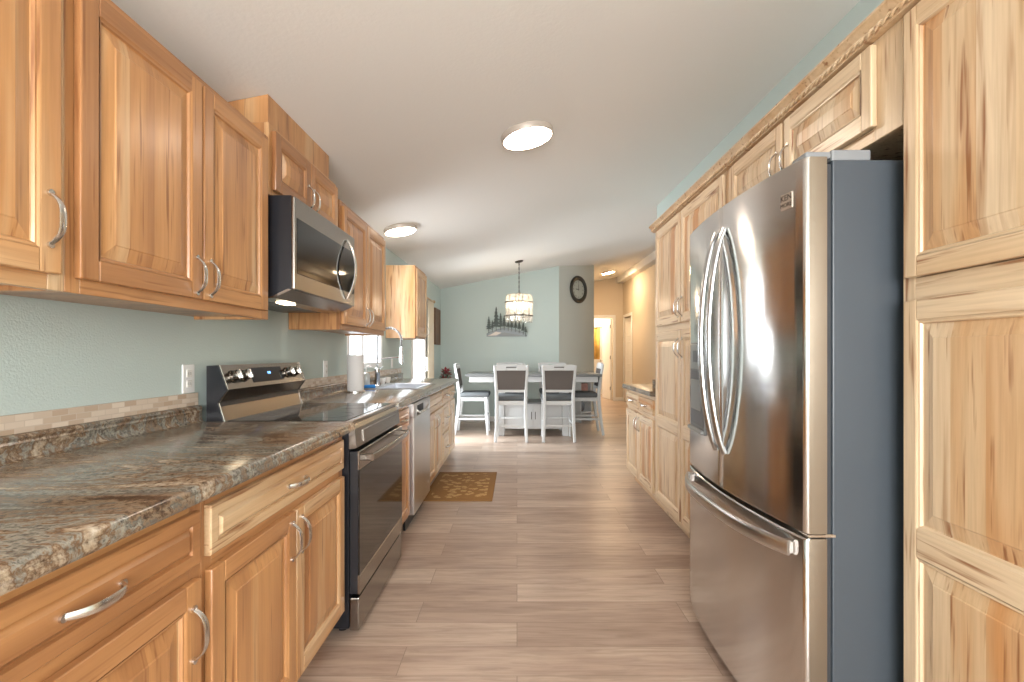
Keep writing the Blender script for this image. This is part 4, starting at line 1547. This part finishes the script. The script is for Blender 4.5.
# ------------------------------------------------------------------ chandelier
cp = ceil_at(519, 261)
chd = thing('chandelier', 'drum chandelier of clear glass strips and bronze bands over the table', 'chandelier', cp)
b = B()
b.lathe([(0.0, 0.004), (0.062, 0.0), (0.066, -0.010), (0.050, -0.022), (0.012, -0.026), (0.0, -0.026)], M['iron'], 24, Matrix.Rotation(-math.atan(SL), 4, 'Y'))
b.make('canopy', chd)
top = 2.105 - cp[2]
b = B()
ln = -0.026 - top
nl = int(ln / 0.032)
for i in range(nl):
    zc = -0.03 - (i + 0.5) * ln / nl
    rot = Matrix.Translation((0, 0, zc)) @ Matrix.Rotation((i % 2) * PI / 2, 4, 'Z')
    b.sweep([rot @ Vector((0.009 * math.cos(t * PI / 6), 0, 0.021 * math.sin(t * PI / 6))) for t in range(12)], 0.003, 0.003, M['iron'], seg=5, closed=True)
b.cyl((0.004, 0.004, -0.02), (0.004, 0.004, top), 0.0022, M['iron'], 6)
b.make('chain', chd)
b = B()
b.cyl((0, 0, top + 0.02), (0, 0, top - 0.33), 0.010, M['iron'], 12)
b.lathe([(0.0, 0.03), (0.03, 0.02), (0.045, 0.0), (0.03, -0.012), (0.0, -0.014)], M['iron'], 20, Matrix.Translation((0, 0, top)))
for i in range(4):
    t = PI / 4 + i * PI / 2
    c, s_ = math.cos(t), math.sin(t)
    b.sweep([(0, 0, top - 0.30), (0.05 * c, 0.05 * s_, top - 0.325), (0.09 * c, 0.09 * s_, top - 0.30), (0.09 * c, 0.09 * s_, top - 0.27)], 0.006, 0.006, M['iron'], seg=8)
    b.cyl((0.09 * c, 0.09 * s_, top - 0.27), (0.09 * c, 0.09 * s_, top - 0.20), 0.011, M['trim'], 10)
for i in range(4):
    t = i * PI / 2
    b.sweep([(0, 0, top - 0.005), (0.207 * math.cos(t), 0.207 * math.sin(t), top - 0.125)], 0.004, 0.004, M['iron'], seg=6)
b.make('frame', chd)
for z in (top - 0.125, top - 0.330):
    b = B()
    b.lathe([(0.211, -0.008), (0.217, -0.008), (0.217, 0.008), (0.211, 0.008), (0.211, -0.008)], M['iron'], 40, Matrix.Translation((0, 0, z)))
    b.make('band', chd)
for i in range(12):
    t0 = 2 * PI * i / 12
    b = B()
    vv, ff = [], []
    prof = [(0.150, 0.0), (0.182, -0.010), (0.200, -0.035), (0.207, -0.08), (0.207, -0.40), (0.203, -0.425)]
    for r, z in prof:
        for k in range(4):
            t = t0 + (k / 3 - 0.5) * 0.44
            vv.append((r * math.cos(t), r * math.sin(t), top + z))
    for a_ in range(len(prof) - 1):
        for k in range(3):
            ff.append([a_ * 4 + k, a_ * 4 + k + 1, (a_ + 1) * 4 + k + 1, (a_ + 1) * 4 + k])
    b._add(vv, ff, M['lampglass'])
    g = b.make('glass_strip', chd)
    sd = g.modifiers.new('thickness', 'SOLIDIFY')
    sd.thickness = 0.004
for i in range(4):
    t = PI / 4 + i * PI / 2
    b = B()
    b.lathe([(0.009, 0.0), (0.017, 0.02), (0.018, 0.035), (0.010, 0.06), (0.0, 0.078)], M['bulb'], 12, Matrix.Translation((0.09 * math.cos(t), 0.09 * math.sin(t), top - 0.199)))
    b.make('bulb', chd)

# ------------------------------------------------------------------ wall decorations
# cut metal forest on the far wall
art = thing('wall_art', 'cut metal wall art of dark pine trees above a grey lake strip', 'wall art', (-0.175, YF - 0.02, 1.51))
b = B()
b._add([], [], M['steelbase'])
prof = [(-0.365, 0.0), (0.350, 0.0), (0.350, 0.03), (0.30, 0.075), (0.22, 0.10), (0.12, 0.13), (0.02, 0.15), (-0.08, 0.155), (-0.17, 0.135), (-0.25, 0.105), (-0.31, 0.085), (-0.365, 0.05)]
b.prism(prof, -0.004, 0.004, M['steelbase'], 'y')
b.make('lake', art, smooth=False)
b = B()
b.prism([(-0.36, 0.012), (-0.30, 0.03), (-0.2, 0.085), (-0.10, 0.07), (-0.18, 0.02)], -0.009, -0.004, M['lampring'], 'y')
b.prism([(-0.20, 0.025), (-0.02, 0.012), (0.34, 0.010), (0.10, 0.045), (-0.05, 0.075), (-0.1, 0.06)], -0.009, -0.004, M['tablegrey'], 'y')
b.make('shore', art, smooth=False)
rg_ = random.Random(3)
for (x, z0, hgt, wd) in ((-0.325, 0.09, 0.27, 0.11), (-0.195, 0.13, 0.40, 0.15), (-0.115, 0.14, 0.28, 0.11), (-0.052, 0.14, 0.24, 0.10), (-0.262, 0.11, 0.18, 0.08), (0.02, 0.13, 0.15, 0.08), (0.08, 0.12, 0.20, 0.09), (0.15, 0.11, 0.17, 0.09), (0.215, 0.09, 0.19, 0.09), (0.285, 0.06, 0.20, 0.10), (0.33, 0.03, 0.15, 0.08)):
    b = B()
    tiers = 6
    left, right = [], []
    for k in range(tiers):
        f0 = k / tiers
        f1 = (k + 0.85) / tiers
        wl = wd / 2 * (1 - f0) * rg_.uniform(0.8, 1.15) + 0.004
        wr = wd / 2 * (1 - f0) * rg_.uniform(0.8, 1.15) + 0.004
        zz0 = z0 + 0.04 + (hgt - 0.04) * f0
        zz1 = z0 + 0.04 + (hgt - 0.04) * f1
        left += [(x - wl, zz0), (x - wl * 0.35, zz1)]
        right += [(x + wr, zz0 + rg_.uniform(-0.006, 0.006)), (x + wr * 0.35, zz1)]
    poly = [(x - 0.006, z0 - 0.03), (x - 0.006, z0 + 0.045)] + left + [(x, z0 + hgt)] + right[::-1] + [(x + 0.006, z0 + 0.045), (x + 0.006, z0 - 0.03)]
    b.prism(poly, -0.014 - 0.004 * rg_.random(), -0.006, M['steelart'], 'y')
    b.make('pine_tree', art, smooth=False)

# clock on the angled wall
t = 0.521
ck_ = thing('wall_clock', 'round black framed wall clock on the angled wall', 'clock', (P0[0] + dx * t, P0[1] + dy * t, 2.40), ang)
b = B()
RM = Matrix.Rotation(PI / 2, 4, 'X')      # lathe axis to -y
b.lathe([(0.17, 0.0), (0.25, 0.0), (0.256, 0.012), (0.250, 0.030), (0.225, 0.042), (0.195, 0.036), (0.178, 0.022), (0.172, 0.014)], M['clockrim'], 48, RM)
b.make('rim', ck_)
b = B()
b.lathe([(0.0, 0.010), (0.176, 0.010), (0.176, 0.004)], M['clockface'], 48, RM)
face = b.make('face', ck_, smooth=False)
b = B()
for hh in range(12):
    a_ = hh * PI / 6
    Q = RM @ Matrix.Rotation(-a_, 4, 'Z') @ Matrix.Translation((0, 0.140, 0.0105))
    num = ('XII', 'I', 'II', 'III', 'IIII', 'V', 'VI', 'VII', 'VIII', 'IX', 'X', 'XI')[hh]
    b.text(num, 0.038, M['clockrim'], Q, 0.0004)
b.make('numerals', face, smooth=False)
for a_, ln_, wd_ in ((math.radians(-88), 0.085, 0.006), (math.radians(2), 0.115, 0.0045)):
    b = B()
    Q = RM @ Matrix.Rotation(-a_, 4, 'Z')
    b.box(-wd_, wd_, -0.02, ln_, 0.0125, 0.0145, M['clockrim'], 0.0005, mat=Q)
    b.make('hand', ck_, smooth=False)

# dark wooden plaque on the left wall
pl = thing('framed_plaque', 'dark brown wooden plaque on left wall past the patio door', 'plaque', (XL, 8.08, 1.355), PI / 2)
b = B()
b.box(-0.26, 0.26, -0.030, -0.001, 0.0, 0.60, M['darkwood'], 0.006, 2)
b.make('board', pl, smooth=False)
b = B()
for (a0, a1, z0, z1) in ((-0.265, -0.225, 0.0, 0.60), (0.225, 0.265, 0.0, 0.60), (-0.225, 0.225, 0.0, 0.04), (-0.225, 0.225, 0.56, 0.60)):
    b.box(a0, a1, -0.040, -0.0305, z0, z1, M['darkwood'], 0.004)
b.make('frame', pl, smooth=False)

# cream curtain gathered beside the patio door
cu = thing('curtain', 'cream curtain panel gathered at the far side of the patio door', 'curtain', (XL + 0.048, 7.36, 0.02))
b = B()
n = 40
vv, ff = [], []
for k, z in enumerate((0.0, 0.6, 1.3, 1.98)):
    for j in range(n + 1):
        u = -0.25 + 0.48 * j / n
        vv.append((0.020 * math.sin(j * 1.05) * (1.0 - 0.12 * k), u, z))
for k in range(3):
    for j in range(n):
        ff.append([k * (n + 1) + j, k * (n + 1) + j + 1, (k + 1) * (n + 1) + j + 1, (k + 1) * (n + 1) + j])
b._add(vv, ff, M['curtain'])
cm = b.make('panel', cu, angle=80)
sd = cm.modifiers.new('thickness', 'SOLIDIFY')
sd.thickness = 0.004
b = B()
b.cyl((0, -1.25, 2.0), (0, 0.24, 2.0), 0.012, M['oak'], 12)
for y in (-1.25, 0.24):
    b.lathe([(0.0, -0.03), (0.026, -0.015), (0.03, 0.0), (0.026, 0.015), (0.0, 0.03)], M['oak'], 14, Matrix.Translation((0, y, 2.0)))
for y in (-1.2, 0.2):
    b.cyl((0, y, 2.0), (-0.047, y, 2.0), 0.008, M['oak'], 8)
b.make('curtain_rod', cu)

# ------------------------------------------------------------------ plant on its stand in the far left corner
st = thing('plant_stand', 'small dark plant stand in the corner past the patio door', 'plant stand', (-1.17, 7.95, 0))
b = B()
b.lathe([(0.0, 0.58), (0.13, 0.58), (0.135, 0.588), (0.13, 0.60), (0.0, 0.60)], M['darkwood'], 28)
b.make('stand_top', st)
for i in range(3):
    t = 2 * PI * i / 3 + 0.4
    q = B()
    q.sweep([(0.09 * math.cos(t), 0.09 * math.sin(t), 0.58), (0.07 * math.cos(t), 0.07 * math.sin(t), 0.35), (0.13 * math.cos(t), 0.13 * math.sin(t), 0.0)], 0.012, 0.012, M['darkwood'], seg=8)
    q.make('leg', st)
pp_ = thing('potted_plant', 'potted plant with dark red leaves standing in the far left corner', 'plant', (-1.17, 7.95, 0.601))
b = B()
b.lathe([(0.055, 0.0), (0.078, 0.10), (0.082, 0.125), (0.074, 0.125), (0.07, 0.10), (0.0, 0.095)], M['pot'], 20)
b.make('pot', pp_)
rp = random.Random(11)


def leaf_ball(n, r, z0, z1, m, seed):
    rr = random.Random(seed)
    bb = B()
    for i in range(n):
        a_ = rr.uniform(0, 2 * PI)
        z = rr.uniform(z0, z1)
        rad = r * rr.uniform(0.3, 1.0) * (1 - 0.5 * abs((z - z0) / (z1 - z0) - 0.4))
        L = rr.uniform(0.05, 0.085)
        Q = Matrix.Translation((rad * math.cos(a_), rad * math.sin(a_), z)) @ Matrix.Rotation(a_, 4, 'Z') @ Matrix.Rotation(-rr.uniform(-0.3, 1.1), 4, 'Y')
        bb._add([(0, 0, 0), (L * 0.45, -L * 0.26, 0.006), (L, 0, -0.004), (L * 0.45, L * 0.26, 0.006), (L * 0.5, 0, -0.002)], [(0, 1, 4), (1, 2, 4), (2, 3, 4), (3, 0, 4)], m, Q)
    for i in range(7):
        a_ = i * 0.9
        bb.sweep([(0, 0, 0.09), (0.02 * math.cos(a_), 0.02 * math.sin(a_), 0.15), (r * 0.6 * math.cos(a_), r * 0.6 * math.sin(a_), z1 - 0.03)], 0.0025, 0.0025, M['green'], seg=5)
    return bb


leaf_ball(70, 0.075, 0.15, 0.33, M['red'], 5).make('red_foliage', pp_, smooth=False)
leaf_ball(30, 0.10, 0.12, 0.30, M['green'], 6).make('green_foliage', pp_, smooth=False)

# ------------------------------------------------------------------ small white shelf by the angled wall
SHX, SHY = 1.13, 8.62
sh = thing('shelf_stand', 'small white open shelf stand against the angled wall behind the end chair', 'shelf', (SHX, SHY, 0), ang)
b = B()
for x in (-0.16, 0.145):
    b.box(x, x + 0.015, -0.13, 0.13, 0.0, 0.76, M['chairwhite'], 0.002)
b.make('side_panel', sh, smooth=False)
for z in (0.16, 0.46, 0.76):
    b = B()
    b.box(-0.1605, 0.1605, -0.13, 0.13, z, z + 0.018, M['chairwhite'], 0.002)
    b.make('shelf_board', sh, smooth=False)
b = B()
b.box(-0.11, 0.11, -0.09, 0.09, 0.0, 0.20, M['blush'], 0.012, 2)
tag(b.make('storage_box', loc=(SHX, SHY, 0.479), rot=(0, 0, ang)), 'floral patterned box on the upper shelf of the small white stand', 'box')
b = B()
b.lathe([(0.045, 0.0), (0.075, 0.05), (0.08, 0.12), (0.045, 0.19), (0.035, 0.22), (0.042, 0.235), (0.036, 0.235), (0.0, 0.20)], M['vase'], 20)
tag(b.make('vase', loc=(SHX, SHY, 0.179)), 'dark grey vase on the lower shelf of the small white stand', 'vase')

# ------------------------------------------------------------------ bathroom seen through the open hallway door
tw = thing('towel', 'golden brown towel hanging on the bathroom wall seen through the doorway', 'towel', (2.08, 13.9, 1.05))
b = B()
n = 26
vv, ff = [], []
for k, z in enumerate((0.0, 0.45, 0.9)):
    for j in range(n + 1):
        vv.append((-0.30 + 0.60 * j / n, 0.02 * math.sin(j * 0.9 + k * 0.4), z))
for k in range(2):
    for j in range(n):
        ff.append([k * (n + 1) + j, k * (n + 1) + j + 1, (k + 1) * (n + 1) + j + 1, (k + 1) * (n + 1) + j])
b._add(vv, ff, M['gold'])
tm = b.make('cloth_panel', tw, angle=80)
sd = tm.modifiers.new('thickness', 'SOLIDIFY')
sd.thickness = 0.008
b = B()
b.cyl((-0.9, 0, 0.91), (0.60, 0, 0.91), 0.012, M['nickel'], 10)
b.make('rail', tw)
